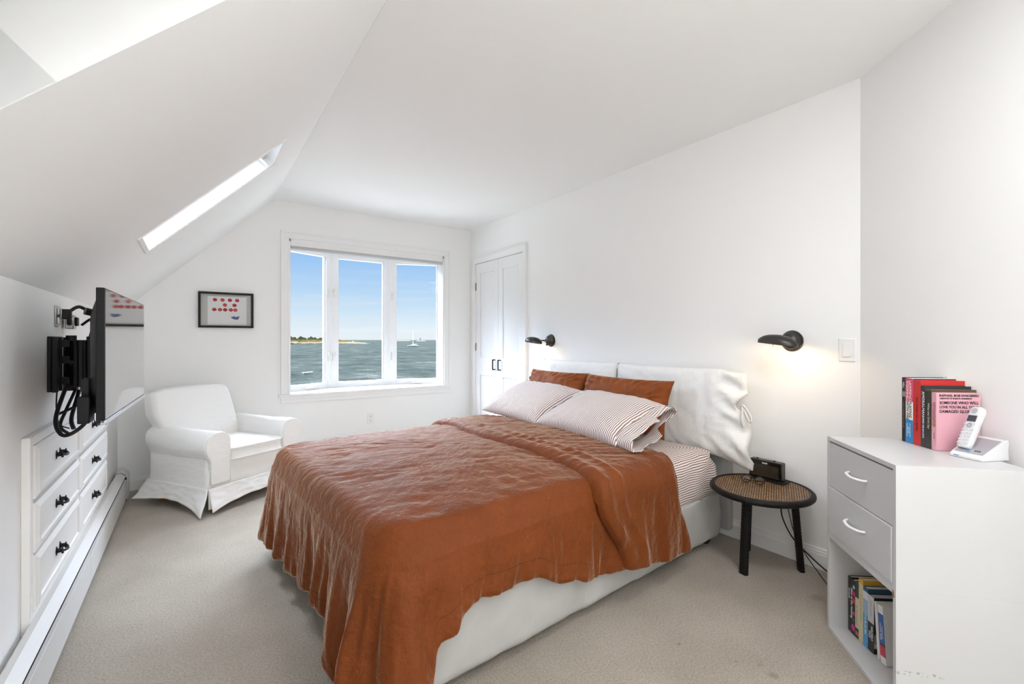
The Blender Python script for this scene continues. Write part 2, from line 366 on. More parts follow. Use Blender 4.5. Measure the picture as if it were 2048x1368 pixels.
# sloped ceiling (45 degrees) with the skylight shaft cut through
q = math.sqrt(.5)
SL = frame((XL, 0, 1.401), (1, 0, 1), (0, 1, 0))       # local x up the slope, y = world Y, z outward/up-left
A0, A1, SY0, SY1 = .40, 1.285, 2.79, 3.19
TH = .22; AC = (CZ - 1.401) / q
sl = MB()
for (a, b, c, d) in ((-.3, A0, YN, 4.95), (A1, AC + .19, YN, 4.95), (A0, A1, YN, SY0), (A0, A1, SY1, 4.95)):
    sl.box(a, b, c, d, 0, TH, SL)
sl.box(-.3, AC + .19, -2.4, .88, 0, TH, SL)  # unseen near slope added to keep rear light off the dormer cheek
struct('ceiling_slope', sl, M['ceil'], smooth=0)
struct('wall_left', MB().box(XL - .14, XL, YN, 4.9, 0, 1.46).box(XL - .14, XL, -2.4, .88, 0, 1.46), M['wall'], smooth=0)  # second box is the unseen added stretch below that near slope
ck = MB().prism([(-1.45, 0), (XL, 0), (XL, 1.401), (.602, CZ + .01), (-1.45, CZ + .01)], YN, YN + .12).prism([(-1.45, 0), (XL - .01, 0), (XL - .01, 1.45), (.55, CZ + .01), (-1.45, CZ + .01)], .78, .88)  # second prism is an unseen return added with the shading slope
struct('wall_dormer_side', ck, M['wall'], smooth=0)
struct('wall_dormer_front', MB().box(-1.6, -1.45, -2.4, YN + .12, 0, 2.6), M['wall'], smooth=0)
wf = MB()                                    # far wall with the window opening
WX0, WX1, WZ0, WZ1 = .735, 2.345, .69, 2.155
for b in ((XL - .2, WX0, YF, YF + .15, 0, 2.6), (WX1, 2.9, YF, YF + .15, 0, 2.6), (WX0, WX1, YF, YF + .15, 0, WZ0 - .024), (WX0, WX1, YF, YF + .15, WZ1 + .001, 2.6)): wf.box(*b)
struct('wall_far', wf, M['wall'], smooth=0)
DY0, DY1, DZ = 3.662, 4.602, 2.082
wr = MB()
for b in ((XR, XR + .15, KY, DY0, 0, 2.6), (XR, XR + .15, DY1, 4.9, 0, 2.6), (XR, XR + .15, DY0, DY1, DZ, 2.6), (XR + .15, XR + .2, DY0 - .1, DY1 + .1, 0, 2.6)): wr.box(*b)
struct('wall_right', wr, M['wall'], smooth=0)
DG = frame((XR, KY, 0), (-.62, -.785, 0), (.785, -.62, 0))    # local x runs toward the camera, y into the wall
struct('wall_angled', MB().box(0, 1.25, 0, .15, -2.6, 0, DG) if (DG @ Vector((0, 0, 1))).z < 0 else MB().box(0, 1.25, 0, .15, 0, 2.6, DG), M['wall'], smooth=0)
ex, ey = XR - .62 * 1.25, KY - .785 * 1.25
we = MB()
we.box(ex, ex + .15, -2.4, ey + .05, 0, 2.6)
struct('wall_entry', we, M['wall'], smooth=0)
wb = MB()
wb.box(-1.6, 2.3, YB - .15, YB, 0, 2.6)
struct('wall_back', wb, M['wall'], smooth=0)
w4 = thing('side_fill_frame', None, None, (ex - .05, -1.15, 0), kind='structure')  # unseen frame added around the side fill light on a closed wall
mb = MB()
for y in (-.77, 0, .77): mb.box(0, .05, y - .035, y + .035, .2, 2.2)
mb.box(0, .05, -.8, .8, .2, .28).box(0, .05, -.8, .8, 2.12, 2.2); obj('fill_frame', mb, M['trim'], w4)

# baseboards: profile (depth, z)
BP = [(0, 0), (.016, 0), (.016, .075), (.013, .080), (.013, .088), (.008, .094), (.008, .102), (.003, .108), (0, .108)]
bb = MB().prism([(XR - d, z) for d, z in BP], KY, DY0 - .06); struct('baseboard_right', bb, M['trim'], smooth=0)
bb = MB().prism([(YF - d, z) for d, z in BP], XL, XR, 'X'); struct('baseboard_far', bb, M['trim'], smooth=0)
DGu = DG if (DG @ Vector((0, 0, 1))).z > 0 else DG @ Matrix.Diagonal((1, 1, -1, 1))
bb = MB().prism([(-d, z) for d, z in BP], 0, 1.25, 'X', DGu); struct('baseboard_angled', bb, M['trim'], smooth=0)

# ------------------------------------------------------------------ far window
w1 = thing('window_1', None, None, (1.54, YF, 0), kind='structure')
ox = 1.54
mb = MB(); cw = .072
def casing(mb, x0, x1, z0, z1, cw):   # stepped casing around an opening, left/right/top
    for (a, b, c, d) in ((x0 - cw, x0, z0, z1), (x1, x1 + cw, z0, z1), (x0 - cw, x1 + cw, z1, z1 + cw)):
        mb.box(a, b, -.014, 0, c, d)
    mb.box(x0 - cw, x0 - cw + .018, -.022, -.014, z0, z1 + cw).box(x1 + cw - .018, x1 + cw, -.022, -.014, z0, z1 + cw).box(x0 - cw + .018, x1 + cw - .018, -.022, -.014, z1 + cw - .018, z1 + cw)
    mb.box(x0 - .012, x0, -.018, -.014, z0, z1).box(x1, x1 + .012, -.018, -.014, z0, z1).box(x0 - .012, x1 + .012, -.018, -.014, z1, z1 + .012)
casing(mb, WX0 - ox, WX1 - ox, WZ0, WZ1, cw); obj('window_casing', mb, M['trim'], w1, bevel=.002)
mb = MB().box(WX0 - cw - .02 - ox, WX1 + cw + .02 - ox, -.032, 0, WZ0 - .024, WZ0)
mb.prism([(WX0 - ox, 0), (WX1 - ox, 0), (WX1 - ox, .155), (WX1 + .1 - ox, .155), (WX1 + .1 - ox, .2), (1.86 - ox, .45), (1.19 - ox, .45), (WX0 - .1 - ox, .20), (WX0 - .1 - ox, .155), (WX0 - ox, .155)], WZ0 - .024, WZ0, 'Z')
obj('window_stool', mb, M['trim'], w1, bevel=.003)
mb = MB().box(WX0 - cw - ox, WX1 + cw - ox, -.018, 0, WZ0 - .085, WZ0 - .024).box(WX0 - cw - ox, WX1 + cw - ox, -.023, -.018, WZ0 - .05, WZ0 - .024)
obj('window_apron', mb, M['trim'], w1, bevel=.002)
# head board and roller blind cassette
mb = MB().prism([(WX0 - ox, 0), (WX1 - ox, 0), (WX1 - ox, .155), (WX1 + .1 - ox, .155), (WX1 + .1 - ox, .25), (1.86 - ox, .5), (1.19 - ox, .5), (WX0 - .1 - ox, .25), (WX0 - .1 - ox, .155), (WX0 - ox, .155)], WZ1 - .022, WZ1, 'Z')
for xx in (WX0 - ox, WX1 - ox - .012): mb.box(xx, xx + .012, 0, .14, WZ0, WZ1)
obj('window_jamb', mb, M['trim'], w1)
obj('blind_cassette', MB().box(WX0 - ox + .014, WX1 - ox - .014, .005, .065, WZ1 - .062, WZ1 - .004), M['plastic_white'], w1, bevel=.003)
obj('blind_roll', MB().cyl((WX0 - ox + .02, .035, WZ1 - .066), (WX1 - ox - .02, .035, WZ1 - .066), .026), mat('blind_fabric', (.45, .45, .45), .8), w1)
# bow: three sashes between four posts
pts = [(WX0 - .075, YF + .17), (1.20, YF + .385), (1.845, YF + .385), (WX1 + .075, YF + .17)]
SZ0, SZ1 = WZ0, WZ1 - .03
for i in range(3):
    (xa, ya), (xb, yb) = pts[i], pts[i + 1]
    L = math.hypot(xb - xa, yb - ya)
    m = T(-ox, -YF, 0) @ frame((xa, ya, 0), (xb - xa, yb - ya, 0), (-(yb - ya), xb - xa, 0))
    s = MB(); fw = .048
    def bx(s, a, b, c, d, z0, z1): s.box(a, b, c, d, z0, z1, m)
    g0, g1 = .022, L - .022
    bx(s, g0, g0 + fw, -.02, .04, SZ0 - .01, SZ1); bx(s, g1 - fw, g1, -.02, .04, SZ0 - .01, SZ1)
    bx(s, g0 + fw, g1 - fw, -.02, .04, SZ0 - .01, SZ0 + .01 + fw); bx(s, g0 + fw, g1 - fw, -.02, .04, SZ1 - fw, SZ1)
    for (a, b, z0, z1) in ((g0 + fw, g0 + fw + .01, SZ0 + .05, SZ1 - fw), (g1 - fw - .01, g1 - fw, SZ0 + .05, SZ1 - fw)): bx(s, a, b, -.005, .03, z0, z1)
    sa = obj('sash', s, M['vinyl'], w1, bevel=.003)
    p = MB(); p.box(g0 + fw, g1 - fw, .008, .012, SZ0 + .01 + fw, SZ1 - fw, m); obj('glass_pane', p, M['glass'], sa)
    if i != 1:   # casement crank on the side sashes
        h = MB(); cx = (g0 + g1) / 2 + (.04 if i == 0 else .0)
        h.box(cx - .06, cx + .06, -.045, -.018, SZ0 + .012, SZ0 + .03, m)
        h.tube([m @ Vector(p) for p in ((cx - .05, -.05, SZ0 + .035), (cx - .01, -.055, SZ0 + .045), (cx + .03, -.055, SZ0 + .038), (cx + .05, -.05, SZ0 + .05))], .006, 8)
        obj('crank_handle', h, M['plastic_white'], sa)
for (x, y) in pts[1:3]:
    p = MB().box(x - ox - .026, x - ox + .026, y - YF - .03, y - YF + .06, SZ0, SZ1)
    if x in (pts[1][0], pts[2][0]): p.box(x - ox - .008, x - ox + .008, y - YF - .036, y - YF - .03, SZ0, SZ1)
    po = obj('window_post', p, M['vinyl'], w1, bevel=.004)
    if x in (pts[1][0], pts[2][0]):
        for z in (1.02, 1.70):
            h = MB(); sg = (-.022, .022) if x == pts[1][0] else (.02,)
            for d in sg:
                h.box(x - ox + d - .009, x - ox + d + .009, y - YF - .05, y - YF - .028, z - .045, z + .045)
                h.tube([(x - ox + d, y - YF - .05, z), (x - ox + d - .012 * (1 if d < 0 else -1), y - YF - .062, z + .03), (x - ox + d - .014 * (1 if d < 0 else -1), y - YF - .06, z + .055)], .005, 8)
            obj('sash_lock', h, M['plastic_white'], po)
# outside side returns of the bow (below and above it)
mb = MB().prism([(WX0 - ox - .05, .15), (WX1 - ox + .05, .15), (1.87 - ox, .52), (1.18 - ox, .52)], WZ0 - .2, WZ0 - .024, 'Z').prism([(WX0 - ox - .05, .15), (WX1 - ox + .05, .15), (1.87 - ox, .52), (1.18 - ox, .52)], WZ1, WZ1 + .15, 'Z')
obj('bow_boards', mb, M['trim'], w1)

# ------------------------------------------------------------------ skylight
w2 = thing('window_2', None, None, (0, 0, 0), kind='structure')
mb = MB(); e = .012; dp = TH + .09
mb.box(A0, A0 + e, SY0, SY1, -.002, dp, SL).box(A1 - e, A1, SY0, SY1, -.002, dp, SL).box(A0, A1, SY0, SY0 + e, -.002, dp, SL).box(A0, A1, SY1 - e, SY1, -.002, dp, SL)
obj('shaft_lining', mb, M['trim'], w2)
mb = MB()
for (a, b, c, d) in ((A0 + e, A0 + .05, SY0 + e, SY1 - e), (A1 - .05, A1 - e, SY0 + e, SY1 - e), (A0 + e, A1 - e, SY0 + e, SY0 + .045), (A0 + e, A1 - e, SY1 - .045, SY1 - e)):
    mb.box(a, b, c, d, TH - .02, TH + .06, SL)
obj('skylight_sash', mb, M['vinyl'], w2, bevel=.003)
mb = MB().box(A0 + .04, A1 - .04, SY0 + .04, SY1 - .04, TH + .03, TH + .034, SL); obj('glass_pane', mb, M['glass'], w2)
mb = MB()
for k in range(3): mb.box(A1 - .05 - .028 * k, A1 - .035 - .028 * k, SY0 + .03, SY1 - .012, .05 + .03 * k, .10 + .03 * k, SL)
mb.cyl(SL @ Vector((A1 - .03, SY0 + .02, .06)), SL @ Vector((A1 - .03, SY1 - .02, .06)), .014)
obj('blind_rail', mb, mat('blind_rail_metal', (.55, .55, .54), .4, .3), w2)
mb = MB()
for a in (A0 + .12, A0 + .45, A0 + .78): mb.lathe([(0, 0), (.006, 0), (.005, .002), (0, .003)], 10, SL @ T(a, SY1 - e, .06) @ R(PI / 2, 'X'))
obj('screw_cap', mb, M['plastic_white'], w2)
tr = MB()
for (a, b, c, d) in ((A0 - .012, A1 + .004, SY0 - .010, SY0), (A0 - .012, A1 + .004, SY1, SY1 + .010), (A0 - .012, A0, SY0, SY1)):
    tr.box(a, b, c, d, -.006, 0, SL)
obj('edge_trim', tr, M['trim'], w2)

# ------------------------------------------------------------------ closet double door
d1 = thing('door_1', None, None, (XR, (DY0 + DY1) / 2, 0), kind='structure')
oy = (DY0 + DY1) / 2
mb = MB(); cwd = .062
for (a, b, c, d) in ((DY0 - cwd, DY0, 0, DZ), (DY1, DY1 + cwd, 0, DZ), (DY0 - cwd, DY1 + cwd, DZ, DZ + cwd + .02)):
    mb.box(-.018, 0, a - oy, b - oy, c, d)
mb.box(-.026, -.018, DY0 - cwd - oy, DY0 - cwd + .02 - oy, 0, DZ + cwd + .02).box(-.026, -.018, DY1 + cwd - .02 - oy, DY1 + cwd - oy, 0, DZ + cwd + .02).box(-.026, -.018, DY0 - cwd + .02 - oy, DY1 + cwd - .02 - oy, DZ + cwd, DZ + cwd + .02)
mb.box(.05, .07, DY0 - oy, DY1 - oy, 0, DZ)
obj('door_casing', mb, M['trim'], d1, bevel=.002)
def panel_leaf(y0, y1):
    s = MB(); t = .012; st = .085
    z_ = [(.18, .80), (1.0, DZ - .12)]
    s.box(.012, .045, y0, y1, .012, DZ - .004)
    # raised stiles and rails in front of the field
    s.box(.0, .012, y0, y0 + st, .012, DZ - .004).box(.0, .012, y1 - st, y1, .012, DZ - .004)
    for a, b in ((.012, z_[0][0]), (z_[0][1], z_[1][0]), (z_[1][1], DZ - .004)): s.box(.0, .012, y0 + st, y1 - st, a, b)
    for a, b in z_:   # raised panel with sloping margins
        y2, y3 = y0 + st + .008, y1 - st - .008; a += .008; b -= .008; k = .03
        o = [(.012, y2, a), (.012, y3, a), (.012, y3, b), (.012, y2, b)]; i = [(.002, y2 + k, a + k), (.002, y3 - k, a + k), (.002, y3 - k, b - k), (.002, y2 + k, b - k)]
        s.add(o + i, [(4, 5, 6, 7), (0, 1, 5, 4), (1, 2, 6, 5), (2, 3, 7, 6), (3, 0, 4, 7)])
    return s
mid = 4.131
for k, (y0, y1) in enumerate(((DY0 + .003, mid - .002), (mid + .002, DY1 - .003))):
    lf = obj('door_leaf', panel_leaf(y0 - oy, y1 - oy), M['door'], d1, bevel=.0015)
    hy = (4.085 if k == 0 else 4.192) - oy
    h = MB()
    for z in (.878, .982): h.box(-.032, .0, hy - .006, hy + .006, z - .006, z + .006)
    h.box(-.036, -.026, hy - .006, hy + .006, .872, .988)
    obj('door_handle', h, M['black_metal'], lf, bevel=.001)
    ey_ = (DY0 if k == 0 else DY1) - oy
    for z in (.28, 1.12, 1.82):
        hb = MB().cyl((-.004, ey_, z - .045), (-.004, ey_, z + .045), .008, seg=12).box(-.002, .001, ey_ - .012, ey_ + .012, z - .043, z + .043)
        obj('hinge', hb, M['brass'], lf)

# ------------------------------------------------------------------ outlet and switch
def plate(name, label, cat, m, outlet):
    t = thing(name, label, cat); t.matrix_world = m
    obj('cover_plate', MB().box(-.036, .036, -.057, .057, 0, .006), M['plastic_white'], t, bevel=.0025)
    if outlet:
        for z in (-.022, .022):
            r = obj('receptacle', MB().lathe([(0, .006), (.016, .006), (.015, .0085), (0, .0085)], 20, T(0, z, 0), sy=.85), M['plastic_white'], t)
            obj('slot', MB().box(-.007, -.005, z - .001, z + .008, .0085, .009).box(.005, .007, z - .001, z + .006, .0085, .009).lathe([(0, .0085), (.0028, .0085), (.0028, .009), (0, .009)], 10, T(0, z - .008, 0)), M['dark'], t)
    else:
        obj('rocker', MB().prism([(-.033, .006), (.033, .006), (.033, .009), (-.033, .013)], -.017, .017, 'X'), M['plastic_white'], t, bevel=.001)
    return t
plate('wall_outlet', 'white double wall outlet below the sea window', 'outlet', frame((1.504, YF, .388), (1, 0, 0), (0, 0, 1)), True)
plate('light_switch', 'white rocker light switch on the wall right of the bedside sconce', 'light switch', frame((XR, .915, 1.149), (0, -1, 0), (0, 0, 1)), False)
# ================================================================== OUTSIDE: sea, island, boat, lighthouse
SEA = -9.0
def dirp(px):   # horizontal unit direction through a photo column
    a = (px - 1024) / F_PX; v = Vector((math.sin(YAW) + a * math.cos(YAW), math.cos(YAW) - a * math.sin(YAW), 0)); return v.normalized()
sea = MB().add([(-90000, 40, SEA), (90000, 40, SEA), (90000, 120000, SEA), (-90000, 120000, SEA)], [(0, 1, 2, 3)])
so = obj('sea', sea, M['sea'], smooth=0); so['kind'] = 'stuff'; tag(so, 'grey-green open sea with small waves beyond the window', 'sea')
def island():
    m = bpy.data.materials.new('island_ground'); m.use_nodes = True; nt = m.node_tree; b = nt.nodes['Principled BSDF']; b.inputs['Roughness'].default_value = .9; b.inputs['Specular IOR Level'].default_value = 0
    g = N(nt, 'ShaderNodeNewGeometry'); sp = N(nt, 'ShaderNodeSeparateXYZ'); nt.links.new(g.outputs['Position'], sp.inputs[0])
    n = N(nt, 'ShaderNodeTexNoise', i_Scale=.03, i_Detail=6.0); nt.links.new(g.outputs['Position'], n.inputs['Vector'])
    ma = N(nt, 'ShaderNodeMath', operation='MULTIPLY_ADD', i_1=8.0); nt.links.new(n.outputs[0], ma.inputs[0]); nt.links.new(sp.outputs['Z'], ma.inputs[2])
    mr = N(nt, 'ShaderNodeMapRange', i_1=SEA + 2.0, i_2=SEA + 22.0); nt.links.new(ma.outputs[0], mr.inputs[0])
    r = ramp(nt, [(0, (0.0019, 0.0016, 0.0016)), (.10, (0.0040, 0.0030, 0.0022)), (.17, (0.0297, 0.0243, 0.0184)), (.30, (0.0297, 0.0243, 0.0176)), (.38, (0.0162, 0.0122, 0.0046)), (.60, (0.0135, 0.0108, 0.0040)), (.72, (0.0046, 0.0049, 0.0024)), (1, (0.0032, 0.0040, 0.0024))]); nt.links.new(mr.outputs[0], r.inputs[0])
    nt.links.new(r.outputs[0], b.inputs['Base Color'])
    D = 1240; mb = MB(); rows = []
    nx = 260
    prof = [(380, 9), (560, 13), (590, 14), (610, 14), (640, 12.5), (665, 10), (685, 8.5), (700, 7), (712, 5), (725, 2.6), (740, 1.2), (756, 0.1)]
    for j in range(13):
        row = []
        for i in range(nx):
            px = 380 + (756 - 380) * i / (nx - 1); d = D + 45 * nz(i * .08, 3) + (px - 500) * .3
            v = dirp(px); h = interp(prof, px) * D / F_PX * .98
            t = j / 12
            hh = h * (1 - (2 * t - 1) ** 2) ** .6 * (.8 + .5 * nz(i * .22, t * 4)) + (h * .25 * max(0, nz(i * .6, t * 6)))
            if t < .22: hh = min(hh, 2 + h * .28)
            row.append((v.x * (d + t * 160), v.y * (d + t * 160), SEA - .5 + hh * 1.0))
        rows.append(row)
    mb.grid(rows); o = obj('island', mb, m, smooth=0); return tag(o, 'low grassy island with a pale rocky shore on the horizon', 'island')
island()
def island_far(px0, px1, D, h, seed):
    mb = MB(); rows = []; n = 70
    for j in range(5):
        rows.append([(lambda v, d, i=i: (v.x * d, v.y * d, SEA - .5 + (h * (.35 + .65 * abs(nz(i * .3, seed))) * math.sin(PI * min(1, max(0, i / (n - 1)))) ** .4 if 0 < j < 4 else 0)))(dirp(px0 + (px1 - px0) * i / (n - 1)), D + j * 60) for i in range(n)])
    mb.grid(rows); return obj('distant_shore', mb, flat('distant_rock%d' % seed, (0.0038, 0.0049, 0.0059), .9), smooth=0)
tag(island_far(792, 822, 5200, 9, 3), 'low dark rocky ledge on the horizon left of the sailboat mast', 'rocks', 'far ledges')
tag(island_far(832, 852, 4600, 8, 5), 'small dark rocky islet under the lighthouse tower', 'rocks', 'far ledges')
v = dirp(840.5); t = thing('lighthouse', 'tiny dark lighthouse tower on the horizon right of the sailboat', 'lighthouse', (v.x * 4650, v.y * 4650, SEA))
lm = flat('lighthouse_stone', (0.0027, 0.0032, 0.0040), .8)
obj('tower', MB().lathe([(0, 0), (7, 0), (5.2, 30), (0, 30)], 16), lm, t)
obj('lantern_room', MB().lathe([(0, 30), (6, 30), (6, 31), (3.4, 31), (3.4, 36), (4, 36.3), (0, 40)], 16), flat('lantern_dark', (.02, .025, .03), .5), t)
v = dirp(826.5); sb = thing('sailboat', 'white-hulled sailboat moored on the sea with a bare pale mast', 'boat', (v.x * 720, v.y * 720, SEA), math.atan2(v.y, v.x) - PI / 2 + .12)
hull = []
for k in range(25):
    u = k / 24; x = -9.3 + 18.6 * u; wdt = 2.2 * (math.sin(PI * (u * .93 + .07)) ** .7); sh = 1.5 + .9 * (1 - u) ** 2 + .2 * u
    rake = -.8 * (1 - u)
    hull.append([(x - rake * 0, -wdt, sh), (x, -wdt * .93, sh * .5), (x, -wdt * .55, -.3), (x, wdt * .55, -.3), (x, wdt * .93, sh * .5), (x, wdt, sh)])
obj('hull', MB().rings(hull), flat('hull_white', (0.076, 0.070, 0.062), .4), sb, smooth=60)
st_ = [[(x, y * 1.02, z * .55 - .05) for (x, y, z) in r] for r in hull]
obj('waterline_stripe', MB().rings([[(p[0], p[1] * 1.0, min(p[2], .75)) for p in r] for r in st_]), flat('hull_dark', (.004, .004, .006), .4), sb)
obj('cabin', MB().box(-4.5, 3.5, -1.2, 1.2, 1.6, 2.7).box(3.5, 6, -1.0, 1.0, 1.5, 2.0), flat('cabin_white', (0.070, 0.065, 0.057), .5), sb, bevel=.2)
obj('mast', MB().cyl((-.5, 0, 1.5), (-.5, 0, 25), .42, .22, 10), flat('mast_white', (0.086, 0.084, 0.076), .6), sb)
obj('boom', MB().cyl((-.5, 0, 3.6), (6, 0, 3.4), .55, .4, 10), flat('sail_cover', (0.070, 0.068, 0.059), .8), sb)
obj('rigging', MB().cyl((-9, 0, 2.3), (-.5, 0, 24), .05, seg=5).cyl((9, 0, 1.8), (-.5, 0, 25), .05, seg=5), lm, sb)
v = dirp(616); mo = thing('motorboat', 'small white motorboat far below on the sea behind the left window pane', 'boat', (v.x * 150, v.y * 150, SEA), .3)
hl = [[(x, -w_, h_), (x, -w_ * .6, -.1), (x, w_ * .6, -.1), (x, w_, h_)] for x, w_, h_ in ((-1.6, .65, .5), (-.5, .75, .5), (.6, .6, .55), (1.5, .1, .7))]
obj('hull', MB().rings(hl), flat('motorboat_white', (0.0297, 0.0297, 0.0297), .5), mo)

# ================================================================== PICTURE on the far wall
P0 = (.234, YF - .001, 1.4615)
pic = thing('framed_picture', 'small black framed print of red spots and a blue shape on the far wall', 'picture', P0)
pw, ph, fr_ = .2055, .1545, .018
mb = MB()
for (a, b, c, d) in ((-pw, pw, ph - fr_, ph), (-pw, pw, -ph, -ph + fr_), (-pw, -pw + fr_, -ph + fr_, ph - fr_), (pw - fr_, pw, -ph + fr_, ph - fr_)): mb.box(a, b, -.028, 0, c, d)
obj('frame', mb, flat('black_frame', (.006, .006, .007), .4, spec=.2), pic, bevel=.0015)
obj('mat_board', MB().box(-pw + fr_, pw - fr_, -.006, -.002, -ph + fr_, ph - fr_), flat('mat_grey', (.52, .52, .49), .8), pic)
pp = obj('print', MB().box(-.138, .152, -.009, -.006, -.128, .118), flat('print_paper', (.78, .79, .79), .7), pic)
pf = T(0, -.009, 0) @ R(PI / 2, 'X')
reds = [flat('red_ink%d' % i, c, .7) for i, c in enumerate(((.42, .02, .03), (.50, .05, .04), (.36, .015, .03)))]
k = 0
for z, xs in ((.088, (-.085, -.03, .025, .08)), (.045, (-.012, .060)), (.003, (-.09, -.048, -.010, .032, .066))):
    for x in xs:
        mb = MB(); n = 14; r = .0165
        mb.prism([(x + r * math.cos(2 * PI * i / n) * (1 + .08 * math.sin(3 * i)), z + r * .92 * math.sin(2 * PI * i / n)) for i in range(n)], -.0096, -.0089, 'Y')
        obj('red_spot', mb, reds[k % 3], pp, smooth=0); k += 1
mb = MB().prism([(.030, -.062), (.052, -.052), (.072, -.058), (.098, -.050), (.094, -.066), (.085, -.082), (.060, -.080), (.044, -.074)], -.0096, -.0089, 'Y')
obj('blue_shape', mb, flat('blue_ink', (.05, .09, .22), .7), pp, smooth=0)
obj('glazing', MB().box(-pw + fr_, pw - fr_, -.016, -.0145, -ph + fr_, ph - fr_), M['glass'], pic)

# ================================================================== BUILT-IN DRAWERS in the knee wall
dr = thing('built_in_dresser', 'white built-in drawer unit with black pulls in the low left wall', 'dresser', (XL, 2.304, 0))
FX = .024
mb = MB(); Yw = 1.66; cols = ((-.009, .742), (.776, 1.606)); rws = ((.235, .43), (.44, .617), (.632, .822))
mb.box(0, FX, -.0, Yw, .822, .856).box(0, FX, 0, Yw, .152, .235)
mb.box(0, FX, -.0, .0, .152, .856); mb.box(0, FX, .742, .776, .235, .822).box(0, FX, 1.606, Yw, .235, .822)
mb.box(-.002, .006, 0, Yw, .2, .83)
mb.box(0, FX + .012, -.012, Yw + .012, .152, .185)
mb.box(0, FX, -.03, .006, .152, .856)
obj('face_frame', mb, M['dresser'], dr, bevel=.003)
for ci, (y0, y1) in enumerate(((.006, .742), (.780, 1.602))):
    for ri, (z0, z1) in enumerate(rws):
        s = MB(); b = .026; x0 = FX - .01; x1 = FX + .014
        o = [(x1 - .009, y0, z0), (x1 - .009, y1, z0), (x1 - .009, y1, z1), (x1 - .009, y0, z1)]
        i1 = [(x1, y0 + b * .7, z0 + b * .7), (x1, y1 - b * .7, z0 + b * .7), (x1, y1 - b * .7, z1 - b * .7), (x1, y0 + b * .7, z1 - b * .7)]
        bk = [(x0, p[1], p[2]) for p in o]
        i2 = [(x1, y0 + b * 1.25, z0 + b * 1.25), (x1, y1 - b * 1.25, z0 + b * 1.25), (x1, y1 - b * 1.25, z1 - b * 1.25), (x1, y0 + b * 1.25, z1 - b * 1.25)]
        i3 = [(x1 - .006, p[1] + sy * .004, p[2] + sz * .004) for p, (sy, sz) in zip(i2, ((1, 1), (-1, 1), (-1, -1), (1, -1)))]
        vs = bk + o + i1 + i2 + i3; fs = [(0, 3, 2, 1)]
        for a in range(4):
            for j in range(4): fs.append((a * 4 + j, a * 4 + (j + 1) % 4, a * 4 + 4 + (j + 1) % 4, a * 4 + 4 + j))
        fs.append((16, 17, 18, 19)); s.add(vs, fs)
        d = obj('drawer', s, M['dresser'], dr, smooth=0)
        yc, zc = ((.320 if ci == 0 else 1.125), (z0 + z1) / 2 + .004)
        h = MB()
        for sg in (-1, 1):
            h.lathe([(0, 0), (.011, 0), (.010, .003), (.005, .006), (.0045, .02)], 12, T(x1 - .007, yc + sg * .030, zc) @ R(PI / 2, 'Y'), sx=1.8)
            h.cyl((x1 + .013, yc + sg * .030, zc - .013), (x1 + .013, yc + sg * .030, zc + .013), .004, .002, 8)
        h.tube(catmull([(x1 + .011, yc - .036, zc), (x1 + .020, yc - .02, zc - .004), (x1 + .024, yc, zc - .006), (x1 + .020, yc + .02, zc - .004), (x1 + .011, yc + .036, zc)], 5), .0048, 8)
        obj('handle', h, M['black_metal'], d)

# baseboard heater
ht = thing('baseboard_heater', 'long white baseboard heater along the floor under the drawers', 'heater', (XL, 1.25, 0))
Lh = 4.43 - 1.25
mb = MB().prism([(0, .155), (.022, .155), (.030, .200), (.045, .205), (.074, .182), (.078, .186), (.046, .212), (.024, .208), (.014, .162), (0, .162)], 0, Lh)
obj('top_cover', mb, M['heater'], ht, smooth=0)
obj('front_panel', MB().box(.078, .084, 0, 1.74, .022, .160).box(.078, .084, 1.744, Lh, .022, .160).box(.070, .078, 0, Lh, .154, .160), M['heater'], ht, bevel=.0015)
obj('back_plate', MB().box(0, .006, 0, Lh, .0, .155), M['heater'], ht)
fn = MB(); fn.cyl((.045, 0, .08), (.045, Lh, .08), .011, seg=10)
for k in range(90): fn.box(.018, .070, Lh - .02 - k * .02, Lh - .019 - k * .02, .05, .12)
obj('fin_element', fn, M['dark'], ht)
mb = MB().prism([(0, 0), (.086, 0), (.086, .165), (.078, .190), (.046, .218), (.02, .216), (0, .17)], Lh + .035, Lh + .16)
obj('end_cap', mb, M['heater'], ht, bevel=.006)
obj('end_gap', MB().prism([(0, 0.0), (.080, 0), (.080, .160), (.072, .186), (.046, .206), (.02, .204), (0, .16)], Lh, Lh + .035), M['dark'], ht)

# ================================================================== TELEVISION and wall mount
n0 = Vector((-.230, 1.911, 0)); n1 = Vector((-.193, 2.744, 0))
TVW = (n1 - n0).length
tvm = frame((n0.x, n0.y, .937), (n1 - n0), (0, 0, 1))     # x along the screen, y up, z out of the screen towards the room
if tvm.col[2].x < 0: tvm = frame((n1.x, n1.y, .937), (n0 - n1), (0, 0, 1))
near_x = (tvm.inverted() @ Vector((n0.x, n0.y, 1))).x
tv = thing('television', 'flat black television on a swing arm in front of the low left wall', 'television'); tv.matrix_world = tvm
def NX(d): return d if near_x < .1 else TVW - d      # distance from the edge nearest the camera
H = .428
def bxn(mb, a, b, c, d, e, f): mb.box(min(NX(a), NX(b)), max(NX(a), NX(b)), c, d, e, f)
mb = MB(); bxn(mb, 0, TVW, 0, H, -.022, -.0008); obj('bezel', mb, M['tv_black'], tv, bevel=.002)
mb = MB(); bxn(mb, .004, TVW - .004, .012, H - .004, -.0008, .0006)
scr = flat('tv_glass', (.004, .004, .005), .035, spec=.9, coat=1.0); obj('screen', mb, scr, tv, smooth=0)
mb = MB(); bxn(mb, 0, TVW, -.004, .010, -.012, .004); obj('silver_strip', mb, M['silver'], tv, bevel=.002)
sec = [(0, .02), (-.010, .02), (-.020, .05), (-.028, .10), (-.028, .34), (-.020, .38), (-.010, .41), (0, .41)]
